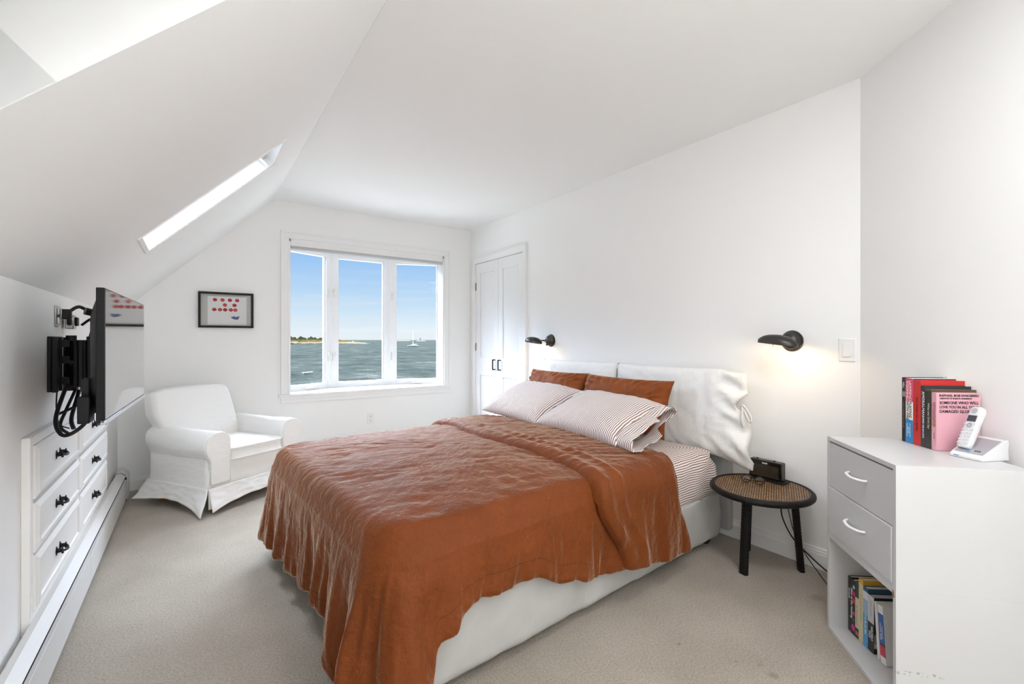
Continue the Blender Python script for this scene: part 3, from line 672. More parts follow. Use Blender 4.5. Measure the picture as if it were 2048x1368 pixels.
bk = [[(NX(d), y, -.022 + z) for z, y in [(s_[0] * k_, s_[1] + (.2 - s_[1]) * (1 - k_) * .4) for s_ in sec]] for d, k_ in ((.012, .1), (.05, .8), (.12, 1), (TVW - .12, 1), (TVW - .05, .8), (TVW - .012, .1))]
obj('back_housing', MB().rings(bk), M['tv_black'], tv, bevel=.002)

mt = thing('tv_wall_mount', 'black articulated wall mount with bracket bars behind the television', 'wall mount', (XL, 2.72, 1.10))
mb = MB().box(0, .012, -.10, .12, -.115, .115)
for y in (-.08, .0, .09): mb.box(.012, .03, y - .012, y + .012, -.118, .112)
obj('wall_plate', mb, M['tv_black'], mt, bevel=.002)
# arms : boxy double arm folding out to the tv back
mb = MB()
for z in (-.09, .0, .07): mb.box(.03, .075, -.02, .03, z, z + .03)
mb.cyl((.055, .01, -.12), (.055, .01, .12), .018); obj('pivot', mb, M['tv_black'], mt)
a = MB(); m_ = T(.055, .01, 0) @ R(-1.1, 'Z')
a.box(0, .20, -.014, .014, -.10, -.01, m_).box(0, .20, -.014, .014, .01, .10, m_); obj('rear_arm', a, M['tv_black'], mt, bevel=.004)
e1 = m_ @ Vector((.20, 0, 0)); m2 = T(e1.x, e1.y, 0) @ R(-.5, 'Z')
a = MB().cyl((e1.x, e1.y, -.115), (e1.x, e1.y, .115), .017).box(0, .08, -.02, .02, -.105, .105, m2); obj('front_arm', a, M['tv_black'], mt, bevel=.004)
# tilt bracket: two bars hooked on the tv
q0 = Vector((XL, 2.72, 1.10)); br = MB()
def tvp(d, y, z): return tvm @ Vector((NX(d), y, z)) - q0
for z, z2, d0 in ((.366, .355, .28), (-.008, .03, .28)):
    br = MB().tube([tvp(d0, z, -.100), tvp(d0 + .01, (z + z2) / 2, -.080), tvp(d0 + .03, z2, -.030)], .013, 12)
    obj('hook_bar', br, M['tv_black'], mt)
br = MB()
for d in (.30, .56): obj('vertical_rail', MB().tube([tvp(d, .05, -.066), tvp(d, .37, -.066)], .014, 8, flat=.7), M['tv_black'], mt)
bb_ = MB()
for (d0, d1_, y0, y1, z0, z1) in ((.02, .09, .0, .085, -.070, -.040), (.05, .08, .080, .14, -.066, -.045)):
    bb_.box(min(NX(d0), NX(d1_)), max(NX(d0), NX(d1_)), y0, y1, z0, z1, T(*(-q0)) @ tvm)
obj('adapter_box', bb_, M['tv_black'], mt, bevel=.004)

def cable(label, pts, r, name='power_cable', m=None, group=None):
    o = obj(name, MB().tube(catmull(pts, 10), r, 8), m or M['rubber']); tag(o, label, 'cable', group); return o
pl = thing('wall_outlet', 'wall outlet beside the television mount with plugs in it', 'outlet', (XL, 2.775, 1.305))
obj('cover_plate', MB().box(0, .006, -.036, .036, -.045, .045), M['steel'], pl, bevel=.002)
obj('receptacle', MB().box(.006, .010, -.018, .018, -.034, -.006).box(.006, .010, -.018, .018, .006, .034), M['plastic_white'], pl, bevel=.002)
t = thing('power_plug', 'black right-angle plug pushed into the outlet left of the television', 'plug', (XL + .010, 2.80, 1.315))
obj('body', MB().box(0, .035, -.016, .016, -.022, .022).box(.02, .036, -.012, .012, -.05, -.02), M['rubber'], t, bevel=.005)
obj('plug_band', MB().box(.001, .006, -.018, .018, -.024, .024), M['steel'], t, bevel=.002)
t = thing('power_plug', 'grey adapter plug hanging just below the black plug', 'plug', (XL + .010, 2.90, 1.285))
obj('body', MB().box(0, .032, -.03, .03, -.035, .03), M['steel'], t, bevel=.005)
obj('plug_cap', MB().box(.032, .042, -.02, .02, -.02, .02), M['rubber'], t, bevel=.004)
X0 = XL + .04
cable('thick black cable arching from the plug over the television mount', [(X0, 2.80, 1.33), (X0 + .03, 2.83, 1.35), (X0 + .07, 2.86, 1.30), (X0 + .06, 2.84, 1.20), (X0 + .05, 2.78, 1.08), (X0 + .05, 2.66, .98), (X0 + .04, 2.58, .88), (X0 + .05, 2.56, .835)], .0075)
cable('black cable bowing round behind the top of the television', [(X0 + .02, 2.92, 1.27), (X0 + .06, 2.90, 1.30), (X0 + .10, 2.80, 1.27), (X0 + .08, 2.74, 1.16), (X0 + .05, 2.66, 1.02), (X0 + .03, 2.55, .92), (X0 + .02, 2.50, .86), (X0 + .04, 2.52, .825)], .006)
cable('black cable looping lowest under the television mount', [(X0 + .16, 2.62, 1.06), (X0 + .13, 2.58, .99), (X0 + .12, 2.50, .93), (X0 + .10, 2.44, .87), (X0 + .06, 2.42, .835), (X0 + .03, 2.44, .84), (X0 + .015, 2.46, .90), (X0 + .03, 2.56, 1.02)], .007)
cable('thin black cable crossing from the mount to the television back', [(X0 + .01, 2.50, .905), (X0 + .05, 2.56, .925), (X0 + .10, 2.60, .965), (X0 + .15, 2.60, 1.02), (X0 + .17, 2.56, 1.06)], .0055)
cable('short black cable hooked above the television mount', [(X0 + .10, 2.86, 1.14), (X0 + .09, 2.86, 1.24), (X0 + .12, 2.84, 1.29), (X0 + .17, 2.80, 1.27), (X0 + .19, 2.74, 1.20)], .007)
cable('hair-thin black wire hanging behind the television', [(X0 + .02, 2.53, 1.12), (X0 + .01, 2.50, .98), (X0 + .02, 2.47, .88), (X0 + .05, 2.48, .85)], .0025)
mb = MB().box(-.015, .03, -.02, .02, 0, .075)
t = thing('power_adapter', 'black power brick lodged above the television arm', 'adapter', (X0 + .12, 2.80, 1.17)); obj('body', mb, M['rubber'], t, bevel=.005); obj('label_band', MB().box(-.016, .031, -.021, .021, .03, .045), M['tv_black'], t)
t = thing('media_box', 'black ribbed box clamped in the television wall mount', 'box', (XL + .10, 2.60, 1.01))
mb = MB().box(0, .085, -.085, .03, 0, .19)
for k in range(4): mb.cyl((.004 + .026 * k, -.088, .0), (.004 + .026 * k, -.088, .19), .008, seg=10)
obj('casing', mb, M['tv_black'], t, bevel=.003)
mb = MB()
for k in range(3): mb.cyl((.01 + .03 * k, -.06, -.012), (.01 + .03 * k, -.06, .0), .010, seg=12)
obj('clip', mb, M['steel'], t)
# ================================================================== BED
BA = math.radians(4.1)
BU = Vector((-math.cos(BA), -math.sin(BA), 0)); BV = Vector((-math.sin(BA), math.cos(BA), 0)); BO = Vector((2.621, 1.512, 0))
BM = frame(BO, BU, BV) if BU.cross(BV).z > 0 else None
def W(u, v, z): return BO + BU * u + BV * v + Vector((0, 0, z))
bed_base_loc = W(1.07, .765, 0)
bed = thing('bed', 'low wide bed with a fitted white cloth cover over its base and headboard', 'bed', bed_base_loc)
def wl(o): return lambda p: Vector(p) - o
LU, LV = 2.14, 1.53
def perim(u0, u1, v0, v1, r, n=8, step=.02, cnt=None):
    """closed rounded rectangle with outward normals"""
    out = []
    def line(a, b, nn):
        k = cnt or max(2, int((Vector(b) - Vector(a)).length / step))
        for i in range(k): t = i / k; out.append((a[0] + (b[0] - a[0]) * t, a[1] + (b[1] - a[1]) * t, nn[0], nn[1]))
    def arc(cx, cy, a0):
        for i in range(n): a = a0 + PI / 2 * i / n; out.append((cx + r * math.cos(a), cy + r * math.sin(a), math.cos(a), math.sin(a)))
    line((u0 + r, v0), (u1 - r, v0), (0, -1)); arc(u1 - r, v0 + r, -PI / 2)
    line((u1, v0 + r), (u1, v1 - r), (1, 0)); arc(u1 - r, v1 - r, 0)
    line((u1 - r, v1), (u0 + r, v1), (0, 1)); arc(u0 + r, v1 - r, PI / 2)
    line((u0, v1 - r), (u0, v0 + r), (-1, 0)); arc(u0 + r, v0 + r, PI)
    return out
pr_ = perim(.05, LU, 0, LV, .045)
rs = []
for j in range(15):
    z = .045 + .26 * j / 14; row = []
    for (u, v, a, b) in pr_:
        s_ = u + v
        wr_ = .006 * nz(s_ * 7 + z * 6, z * 3, 2) + .004 * nz(s_ * 22 + z * 30, z * 4, 5)
        if abs(b) > .9 and v < .5: wr_ += .005 * max(0, math.sin((u - z * 1.2) * 34)) * sstep(.25, .7, 1.3 - abs(u - .9)) * (.4 + nz(u * 3, 1))
        e = .006 * math.sin(PI * j / 14) - (.012 if j == 0 else 0) + .003
        row.append(W(u + a * (wr_ + e), v + b * (wr_ + e), z) - bed_base_loc)
    rs.append(row)
obj('bed_cover', MB().rings(rs), M['base'], bed, smooth=180)
ft = flat('black_foot', (.012, .012, .012), .5)
for (u, v) in ((.13, .07), (2.02, .09), (.13, 1.44), (2.02, 1.44)):
    p = W(u, v, 0) - bed_base_loc
    obj('foot', MB().lathe([(0, 0), (.032, 0), (.042, .02), (.050, .055), (0, .055)], 20, T(*p)), ft, bed)
# headboard panel (seen in the gap between the cushions)
mb = MB().box(2.635 - bed_base_loc.x, 2.69 - bed_base_loc.x, 1.50 - bed_base_loc.y, 3.12 - bed_base_loc.y, .05, .98)
obj('headboard', mb, M['base'], bed, bevel=.01)

# mattress with fitted ticking-stripe sheet
mp_ = perim(.06, LU - .02, .005, LV - .005, .10, 10, .02)
ml = W(1.07, .765, .30); mat_o = MB(); uvs = []; rs = []
prof = [(-.03, .288), (-.002, .292), (.006, .33), (.008, .40), (.006, .46), (-.006, .505), (-.03, .538), (-.07, .556), (-.071, .566), (-.072, .570)]
for (off, z) in prof:
    row = []
    for (u, v, a, b) in mp_:
        c_ = max(0, 1 - math.hypot(u - .10, v - .05) / .5)
        wv = .006 * nz(u * 6, v * 6, z * 8) + c_ * .012 * math.sin(14 * (u * 2 - z * 6) + 2 * nz(u * 8, v * 8, z * 6)) * (1 if z < .54 else .3)
        hem = .012 * nz(u * 5, v * 5, 9) * (1 if z < .32 else 0)
        wv2 = (wv if z > .29 else 0)
        kk = {.566: .8, .570: .3}.get(z, 1)
        row.append(W(1.07 + (u + a * (off + wv2) - 1.07) * kk, .765 + (v + b * (off + wv2) - .765) * kk, z + hem) - ml)
    rs.append(row)
acc = 0; arc_ = [0]
for k in range(1, len(prof)): acc += math.hypot(prof[k][0] - prof[k - 1][0], prof[k][1] - prof[k - 1][1]); arc_.append(acc)
mo_ = MB().rings(rs, cap=True)
uvv = []
for k, (off, z) in enumerate(prof):
    for (u, v, a, b) in mp_: uvv.append((u, (v if abs(b) < .5 else (-(arc_[7] - arc_[k]) + .07 if b < 0 else 1.53 + (arc_[7] - arc_[k]) - .07) if k < 8 else .765 + (v + b * off - .765) * {8: .8, 9: .3}.get(k, 1))))
mo_.uv = uvv
mattress = thing('mattress', 'thick mattress in a brown and cream striped fitted sheet on the bed', 'mattress', ml)
M['stripe_sheet_y'] = stripes('ticking_stripe_sheet_y', .0125, (.78, .735, .70), (.235, .14, .135), axis=1)
obj('fitted_sheet', mo_, M['stripe_sheet_y'], mattress, smooth=180)

# ------------------------------------------------------------------ duvet
RHO = .085; E0 = -.035                              # rounding radius, how far outside the mattress edge the cloth hangs
CU = .17                                            # corner radius
UH = .60
def path_pts(step=.011):
    u1, v0, v1, r = LU - E0, E0, LV - E0, CU
    P_ = []; s = 0
    segs = [('l', (UH, v0), (u1 - r, v0), (0, -1)), ('a', (u1 - r, v0 + r), -PI / 2), ('l', (u1, v0 + r), (u1, v1 - r), (1, 0)), ('a', (u1 - r, v1 - r), 0), ('l', (u1 - r, v1), (UH, v1), (0, 1))]
    for sg in segs:
        if sg[0] == 'l':
            a, b = sg[1], sg[2]; L = abs(b[0] - a[0]) + abs(b[1] - a[1]); n = int(L / step)
            for i in range(n + (1 if sg is segs[-1] else 0)):
                t = i / n; P_.append((a[0] + (b[0] - a[0]) * t, a[1] + (b[1] - a[1]) * t, sg[3][0], sg[3][1], s + L * t))
            s += L
        else:
            L = r * PI / 2 * 1.6; n = int(L / step)
            for i in range(n):
                th = sg[2] + PI / 2 * i / n; P_.append((sg[1][0] + r * math.cos(th), sg[1][1] + r * math.sin(th), math.cos(th), math.sin(th), s + L * i / n))
            s += L
    return P_, s
PP, STOT = path_pts()
S1 = (LU - E0 - CU) - UH; SA = CU * PI / 2 * 1.6; S2 = S1 + SA; S3 = S2 + (LV - 2 * E0 - 2 * CU); S4 = S3 + SA
HEM = [(0, .15), (.42, .17), (.66, .19), (.80, .225), (.98, .305), (1.15, .315), (S1 - .13, .315), (S1 - .02, .25), (S1 + .07, .10), (S1 + SA * .45, .014), (S1 + SA * .8, .014), (S2 + .08, .03), (S2 + .22, .12), (S2 + .45, .165), (S2 + .8, .135), (S3 - .05, .115), (S3 + SA * .5, .10), (S4 + .1, .14), (S4 + .5, .2), (STOT, .2)]
FLARE = [(0, .0), (S1 - .40, .010), (S1 - .1, .05), (S1 + SA * .3, .12), (S1 + SA * .7, .10), (S2 + .15, .04), (S2 + .4, .015), (S3 - .1, .03), (S3 + SA * .5, .08), (S4 + .2, .04), (STOT, .02)]
AMP = [(0, .010), (.5, .012), (S1 - .5, .010), (S1 - .1, .028), (S1 + SA * .5, .032), (S2 + .2, .030), (S2 + .6, .018), (S3, .018), (S4, .02), (STOT, .012)]
def ztop(u, v):
    e = min(v + .03, LV + .03 - v, LU + .03 - u)
    z = .600 + .030 * sstep(0, .45, e)
    z += .010 * nz(u * 2.3, v * 2.3, 1) + .004 * nz(u * 6, v * 6, 4)
    return z
def crinkle(u, v):
    # fine creases, long in one direction, like washed linen
    a = u * .90 + v * .43; b = -u * .43 + v * .90
    r1 = 1 - abs(nz(a * 5 + nz(u * 3, v * 3) * 1.2, b * 17, 7)) * 2.0
    r2 = 1 - abs(nz(a * 13 + nz(u * 7, v * 7, 2) * .8, b * 36, 11)) * 2.0
    r3 = 1 - abs(nz(a * 20, b * 11, 17)) * 2.0
    return .0062 * r1 + .0034 * r2 + .0018 * r3
def fall(s, d, sharp=1.0):
    k = sstep(0, .32, d)
    wob = .05 * nz(s * 3, d * 3, 3)
    p1 = math.sin((s + wob) * 2 * PI / .215 + 1.3 * nz(s * 1.7, .5)) ; p1 = p1 * abs(p1) ** .3
    p2 = math.sin((s + wob * 1.4) * 2 * PI / .088 + 2 * nz(s * 4, 2.5))
    fine = (1 - 2 * abs(nz(s * 26 + .8 * nz(s * 5, d * 5), d * 3.0, 8))) * .0065 * sstep(0, .1, d) + (1 - 2 * abs(nz(s * 44, d * 5.0, 18))) * .0020
    return interp(AMP, s) * (p1 * .75 + p2 * .22) * k + fine * sharp
def surf_point(P, j, Ni, No, lift=0.0):
    u, v, a, b, s = P
    return u, v
rows = []; att = []
NI, NO = 46, 46
for (u, v, a, b, s) in PP:
    row = []; hz = interp(HEM, s) + .010 * nz(s * 6, 5) * (interp(HEM, s) > .05)
    su, sv = min(u, LU - .80), LV / 2 if u < LU - .8 or abs(b) > .2 else LV / 2
    su = min(u - (0 if abs(a) < .01 else 0), LU - .80)
    if v < .0 or v > LV: pass
    L = math.hypot(u - su, v - sv)
    for i in range(NI + 1):
        t = i / NI; t = t ** .9
        x, y = su + (u - su) * t, sv + (v - sv) * t
        e = L * (1 - t)
        z = ztop(x, y)
        ee = min(e, RHO); rd = RHO - math.sqrt(max(0, RHO ** 2 - (RHO - ee) ** 2))
        ck_ = crinkle(x, y) * sstep(0, .06, e)
        row.append((W(x, y, z - rd + ck_), 9.0))
    zt = ztop(u, v) - RHO
    dm = zt - hz
    fl_, wv0 = interp(FLARE, s), 0
    for i in range(1, NO + 1):
        d = dm * i / NO
        o = .004 + fl_ * (d / .45) ** 1.25 + fall(s, d)
        o = max(o, -.012) + .006 * sstep(0, .1, d)
        if dm - d < .02: o -= .006 * (1 - (dm - d) / .02)
        z = zt - d
        if abs(b) > .9 and v < 0: o += .0
        row.append((W(u + a * o, v + b * o, max(z, .012)), dm - d))
    # turned-under hem
    o2 = o - .012
    row.append((W(u + a * o2, v + b * o2, max(hz + .012, .016)), 0)); rows.append(row)
dl = W(1.4, .765, .30)
dm_ = MB().grid([[p - dl for p, _ in r] for r in rows]); dm_.att = [h for r in rows for _, h in r]
duvet = thing('duvet', 'rumpled rust-orange linen duvet draped over the bed down to the carpet', 'duvet', dl)
obj('duvet_cover', dm_, M['duvet'], duvet, smooth=180)
# folded-back head end: a second thickness lying on the duvet
rows = []; att = []
NS = 330; NUf = 50
sl_len = .52; top_len = LV - 2 * E0
def cross(u, s, lift):
    """point on the band: s<0 hangs on the near side, s>top_len on the far side"""
    far = s > top_len / 2; d_in = min(s, top_len - s)
    q = (RHO + lift)
    if d_in >= 0:
        y = E0 + s; e = d_in; z = ztop(u, y)
        ee = min(e + lift, q); rd = q - math.sqrt(max(0, q * q - (q - ee) ** 2)) if e + lift < q else 0
        out = -lift if e <= 0 else 0
        n_in = max(0, 1 - e / .06)
        yy = y + (lift * n_in * (1 if far else -1))
        return W(u, yy, z - rd + lift + crinkle(u, y + 5) * .8)
    d = -d_in; z = ztop(u, E0 if not far else LV - E0) - RHO - d
    sp = max(0, u - UH)
    o = .010 + .014 + lift + fall(sp + 3.1, d) * .5 + .008 * sstep(0, .3, d)
    y = E0 - o if not far else LV - E0 + o
    return W(u, y, max(z, .02))
for j in range(NS + 1):
    hn, hf = .135, .2
    s = -sl_len + (top_len + 2 * sl_len) * j / NS
    d = max(0, -s, s - top_len)
    near = s < top_len / 2
    zs = .515 - d
    # limits in u of the band
    u_head = (.655 - .13 * sstep(0, .42, d)) if near else .66
    tt = max(0, min(1, s / top_len))
    u_foot = (1.235 - .10 * tt - .02 * math.sin(tt * 9)) if d == 0 else (1.235 - .17 * sstep(0, .34, d) if near else 1.13)
    u_foot += .012 * nz(s * 4, 3)
    row = []
    for i in range(NUf + 1):
        t = i / NUf; t2 = sstep(0, 1, t) * .35 + t * .65
        u = u_head + (u_foot - u_head) * t2
        he = (u - u_head); fe = (u_foot - u)
        lift = .030 * min(1, math.sqrt(max(0, 1 - (1 - min(he, .03) / .03) ** 2))) * (1 if fe > .022 else math.sqrt(max(0, 1 - (1 - fe / .022) ** 2))) - .004
        lift += .010 * math.exp(-((fe - .05) / .03) ** 2) + .007 * math.exp(-((fe - .14 - .02 * nz(s * 3, 1)) / .018) ** 2) * (s > -.6)
        hem_here = .13 + .055 * sstep(.6, 1.1, u) + .014 * nz(u * 7, 2) if near else .2
        dd = d; s2 = s
        maxd = .515 - hem_here
        if d > maxd: s2 = -maxd if near else top_len + maxd; lift = lift - min(.03, (d - maxd) * .5)
        row.append(cross(u, s2, lift) - dl)
    rows.append(row)
fb = MB().grid(rows); fb.att = [9.0] * len(fb.v)
obj('folded_end', fb, M['duvet'], duvet, smooth=180)

# ------------------------------------------------------------------ pillows
def pillow(a, b, th, seed, nu=64, nv=48, pin=.07, crk=1.0, asym=0, warp=None, open_end=0, k=.5):
    def P(s, t, side):
        x = a * s * (1 - pin * (1 - abs(t) ** 2.2) * abs(s) ** 3); y = b * t * (1 - pin * (1 - abs(s) ** 2.2) * abs(t) ** 3)
        f = (max(0, 1 - abs(s) ** 3.2) * max(0, 1 - abs(t) ** 2.8)) ** k
        edge = min(1 - abs(s), 1 - abs(t))
        w_ = nz(s * 2 + seed, t * 2, side * 3) * .10 * th + (1 - 2 * abs(nz(s * 5 + seed, t * 2.5 + s * 2, side))) * .045 * th * crk
        ang = math.atan2(t, s); cr_ = max(0, math.hypot(s, t) - .55)
        w_ += math.sin(ang * 22 + 5 * nz(s * 3, t * 3, seed)) * .05 * th * crk * sstep(0, .5, cr_)
        z = side * (th * f * (1 if side > 0 else .55)) + (w_ * min(1, edge * 6))
        if warp: return warp(x, y, z, s, t)
        return (x, y, z)
    mb = MB(); uv = []
    top = [[P(-1 + 2 * i / nu, -1 + 2 * j / nv, 1) for i in range(nu + 1)] for j in range(nv + 1)]
    bot = [[P(-1 + 2 * i / nu, -1 + 2 * j / nv, -1) for i in range(nu + 1)] for j in range(nv + 1)]
    idx = {}
    for j in range(nv + 1):
        for i in range(nu + 1): idx[(i, j, 1)] = len(mb.v); mb.v.append(top[j][i]); uv.append((a * (-1 + 2 * i / nu), b * (-1 + 2 * j / nv)))
    for j in range(nv + 1):
        for i in range(nu + 1):
            if i in (0, nu) or j in (0, nv): idx[(i, j, 0)] = idx[(i, j, 1)]
            else: idx[(i, j, 0)] = len(mb.v); mb.v.append(bot[j][i]); uv.append((a * (-1 + 2 * i / nu), b * (-1 + 2 * j / nv)))
    for j in range(nv):
        for i in range(nu):
            mb.f.append((idx[i, j, 1], idx[i + 1, j, 1], idx[i + 1, j + 1, 1], idx[i, j + 1, 1]))
            mb.f.append((idx[i, j, 0], idx[i, j + 1, 0], idx[i + 1, j + 1, 0], idx[i + 1, j, 0]))
    mb.uv = uv; return mb
def tmat(mid, long_, up_):   # x = long axis, y = up/back axis, z = face normal
    return frame(mid, long_, up_)
def place(o, m): o.matrix_world = m
# striped pillows: long axis runs across the bed (towards the camera), leaning on the rust ones
def sp_pillow(label, A, B, up_, hb, th, seed, warp=None, crk=.7):
    A, B = Vector(A), Vector(B); la = (B - A); up = Vector(up_).normalized()
    m = frame((A + B) / 2 + up * hb, la, up)
    if m.col[2].z < 0: m = frame((A + B) / 2 + up * hb, -la, up)
    t = thing('pillow', label, 'pillow', group='striped pillows'); place(t, m)
    obj('pillowcase', pillow(la.length / 2, hb, th, seed, warp=warp, crk=crk), M['stripe_pillow'], t, smooth=180); return t, m
p1, m1 = sp_pillow('left brown-striped pillow leaning on the far rust pillow', (1.80, 2.98, .665), (1.80, 2.30, .650), (.80, .0, .35), .235, .090, 2)
def wr_(x, y, z, s, t):
    return (x + .0, y + .0, z)
p2, m2 = sp_pillow('right brown-striped pillow nearest the camera with an open case end', (1.80, 2.30, .665), (1.78, 1.60, .650), (.80, .02, .30), .235, .100, 6, crk=.45)
# open mouth of the pillowcase at the camera end
end_sgn = 1 if (m2.inverted() @ Vector((1.78, 1.5, .66))).x > 0 else -1
rows = []
for j in range(41):
    th = 2 * PI * j / 40; row = []
    for i in range(11):
        t_ = i / 10; x = end_sgn * (.315 + .125 * t_)
        yy = (.215 + .012 * t_) * math.cos(th); zz = (.055 - .012 * t_) * math.sin(th) * (1 + .25 * math.sin(3 * th)) - .005
        n_ = .007 * math.sin(7 * th + 3 * t_) * t_ + .006 * nz(th * 2, t_ * 4, 3)
        row.append((x + .02 * math.sin(th * 2 + 1) * t_ - end_sgn * (.06 * t_ if math.cos(th) > .3 else 0), yy + n_ * math.cos(th), zz + n_))
    rows.append(row)
op = MB().grid(rows); op.uv = [(p[0], p[1]) for r in rows for p in r]
obj('open_end', op, M['stripe_pillow'], p2, smooth=180, solid=.003)
def rust(label, A, B, up_, hb, th, seed):
    A, B = Vector(A), Vector(B); la = B - A; up = Vector(up_).normalized(); m = frame((A + B) / 2 + up * hb, la, up)
    if m.col[2].x > 0: m = frame((A + B) / 2 + up * hb, -la, up)
    t = thing('pillow', label, 'pillow', group='rust pillows'); place(t, m)
    obj('pillowcase', pillow((A - B).length / 2 * 1.04, hb, th, seed, pin=.06, crk=2.4), M['rust_pillow'], t, smooth=180)
rust('left rust-orange linen pillow, in front of the left white headboard cushion', (2.30, 3.12, .60), (2.30, 2.46, .60), (.30, 0, .95), .185, .085, 11)
rust('right rust-orange linen pillow, in front of the right white headboard cushion', (2.30, 2.44, .60), (2.30, 1.72, .60), (.27, 0, .95), .182, .09, 15)
# white headboard cushions
def hb_cushion(label, y0, y1, z0, z1, seed, warp=None, th=.055):
    m = frame((2.585, (y0 + y1) / 2, (z0 + z1) / 2), (0, -1, 0), (0, 0, 1))
    t = thing('headboard_cushion', label, 'cushion', group='white headboard cushions'); place(t, m)
    if m.col[2].x > 0: pass
    o = obj('cushion_cover', pillow((y1 - y0) / 2, (z1 - z0) / 2, th, seed, pin=.015, crk=1.2, warp=warp, k=.33), M['white_cotton'], t, smooth=180); return t, m
hb_cushion('left white cotton cushion tied over the headboard', 2.335, 3.19, .50, 1.03, 21)
def wp(x, y, z, s, t):
    sx = s if True else -s
    k = sstep(.55, 1, s)
    # camera-side end bulges, is pinched at the tie and drops to a pointed lower corner
    pin = math.exp(-((t - .22) / .20) ** 2) * k
    x -= pin * .055; z *= (1 - pin * .6); z += k * .030 * math.sin(t * 7)
    if t < -.3: x += k * .045 * (-t - .3); y -= k * .07 * (-t - .3)
    if t > .5: x -= k * .02; y -= k * .02
    return (x, y, z + .012 * math.sin((s * 1.2 + t) * 14) * k)
t_, m_c = hb_cushion('right white cotton cushion on the headboard with an open end tied by a ribbon', 1.345, 2.325, .50, 1.03, 33, wp, .065)
mi = m_c.inverted()
tie = MB(); cnr = mi @ Vector((2.565, 1.385, .825))
def ribbon(pts, w_=.007):
    pts = catmull(pts, 8); rows = []
    for i, p in enumerate(pts):
        tt = (pts[min(i + 1, len(pts) - 1)] - pts[max(0, i - 1)]).normalized(); sd = tt.cross(Vector((0, 0, 1))).normalized() * w_
        rows.append([p - sd, p + sd])
    return MB().grid(rows)
obj('tie', ribbon([cnr, cnr + Vector((.02, .0, .01)), cnr + Vector((.045, -.03, .012)), cnr + Vector((.062, -.065, .012)), cnr + Vector((.058, -.085, .012)), cnr + Vector((.042, -.07, .012)), cnr + Vector((.02, -.025, .006)), cnr]), M['white_cotton'], t_, solid=.002, smooth=180)
obj('tie', ribbon([cnr, cnr + Vector((.012, -.03, .014)), cnr + Vector((.010, -.07, .016)), cnr + Vector((.020, -.12, .012))]), M['white_cotton'], t_, solid=.002, smooth=180)

# ================================================================== ARMCHAIR
AC0 = Vector((.082, 3.745, 0)); AW = Vector((.84, .543, 0)).normalized(); AB = Vector((-.543, .84, 0)).normalized()
ch = thing('armchair', 'white slipcovered armchair with rolled arms in the far left corner', 'armchair')
ch.matrix_world = frame(AC0, AW, AB)          # x along the front, y to the back, origin at the near front corner
CWD, CDP = .750, .66
def wsub(mb): return mb
# body under the seat
rs = []
for z, off in ((.165, .006), (.20, .0), (.27, 0), (.33, 0), (.37, -.004)):
    row = []
    for (u, v, a, b) in perim(.0, CWD, .012, CDP, .035, 6, .02):
        n_ = .005 * nz(u * 6 + v * 3, z * 18, 1)
        row.append((u + a * (off + n_), v + b * (off + n_), z))
    rs.append(row)
obj('body', MB().rings(rs), M['slip'], ch, smooth=60)
# arms : rolled section swept from front to back
def arm(x0, sg):
    prof = []
    pts = [(.012, .30), (.008, .36), (-.012, .40), (-.026, .44), (-.026, .485), (-.010, .525), (.03, .552), (.075, .560), (.12, .548), (.148, .515), (.156, .47), (.156, .40), (.156, .30)]
    pts = [tuple(p)[:2] for p in catmull([(a, b, 0) for a, b in pts], 3)]
    rows = []
    for k, (y, sc) in enumerate(((-.006, .88), (-.002, .94), (.006, .985), (.018, 1), (.10, 1), (.22, 1), (.34, 1), (.46, 1), (.58, 1), (.64, .98), (.665, .90))):
        cx_, cz_ = .07, .46
        rows.append([(x0 + sg * (cx_ + (a - cx_) * sc + (.003 * nz(y * 12, b * 20, sg))), y, cz_ + (b - cz_) * (sc if b > .36 else 1) + .003 * nz(y * 8, a * 20) + .010 * math.sin(PI * min(1, max(0, y / .66))) * -1 + .012 * (y / .66)) for a, b in pts])
    mb = MB(); n = len(rows[0])
    return mb.rings(rows)
def arm_front(x0, sg):   # front panel of the arm with piped edge
    pts = [(.012, .20), (.012, .36), (-.008, .40), (-.020, .44), (-.020, .485), (-.006, .52), (.03, .545), (.075, .552), (.118, .54), (.142, .51), (.148, .46), (.148, .20)]
    pts = [tuple(p)[:2] for p in catmull([(a, b, 0) for a, b in pts], 3)]
    return MB().prism([(x0 + sg * a, b) for a, b in pts], -.012, .01, 'Y'), [(x0 + sg * a, -.010, b) for a, b in pts]
for x0, sg in ((0, 1), (CWD, -1)):
    a_ = obj('arm', arm(x0, sg), M['slip'], ch, smooth=70)
    f_, e_ = arm_front(x0, sg)
    obj('arm_front', f_, M['slip'], a_, smooth=40, bevel=.006, seg=3)
    obj('piping', MB().tube(e_, .0035, 6), M['slip'], a_, smooth=180)
# back
rs = []
for k in range(13):
    t = k / 12; z = .22 + .625 * t; tilt = .12 * max(0, t - .25); wd = .03 - .055 * sstep(.50, .68, t); wr2 = .115 + .075 * t ** 1.5
    thk = .17 - .05 * t; yb = CDP - .17 + tilt
    rw = []
    top = 1 if t < .93 else .75
    for (u, v, a, b) in perim(wd + (1 - top) * .03, CWD - wr2 - (1 - top) * .03, yb + (1 - top) * .03, yb + thk - (1 - top) * .03, .035, 6, .03, 14):
        bulge = .018 * math.sin(PI * min(1, max(0, (u - .1) / (CWD - .2)))) * math.sin(PI * t) * (1 if b < -.5 else 0)
        rw.append((u + a * (.003 * nz(u * 6, z * 9)), v + b * bulge + .004 * nz(u * 5, z * 7, 2), z + (.014 * (u / CWD - .5) if k == 12 else 0)))
    rs.append(rw)
obj('backrest', MB().rings(rs), M['slip'], ch, smooth=60, sub=1)
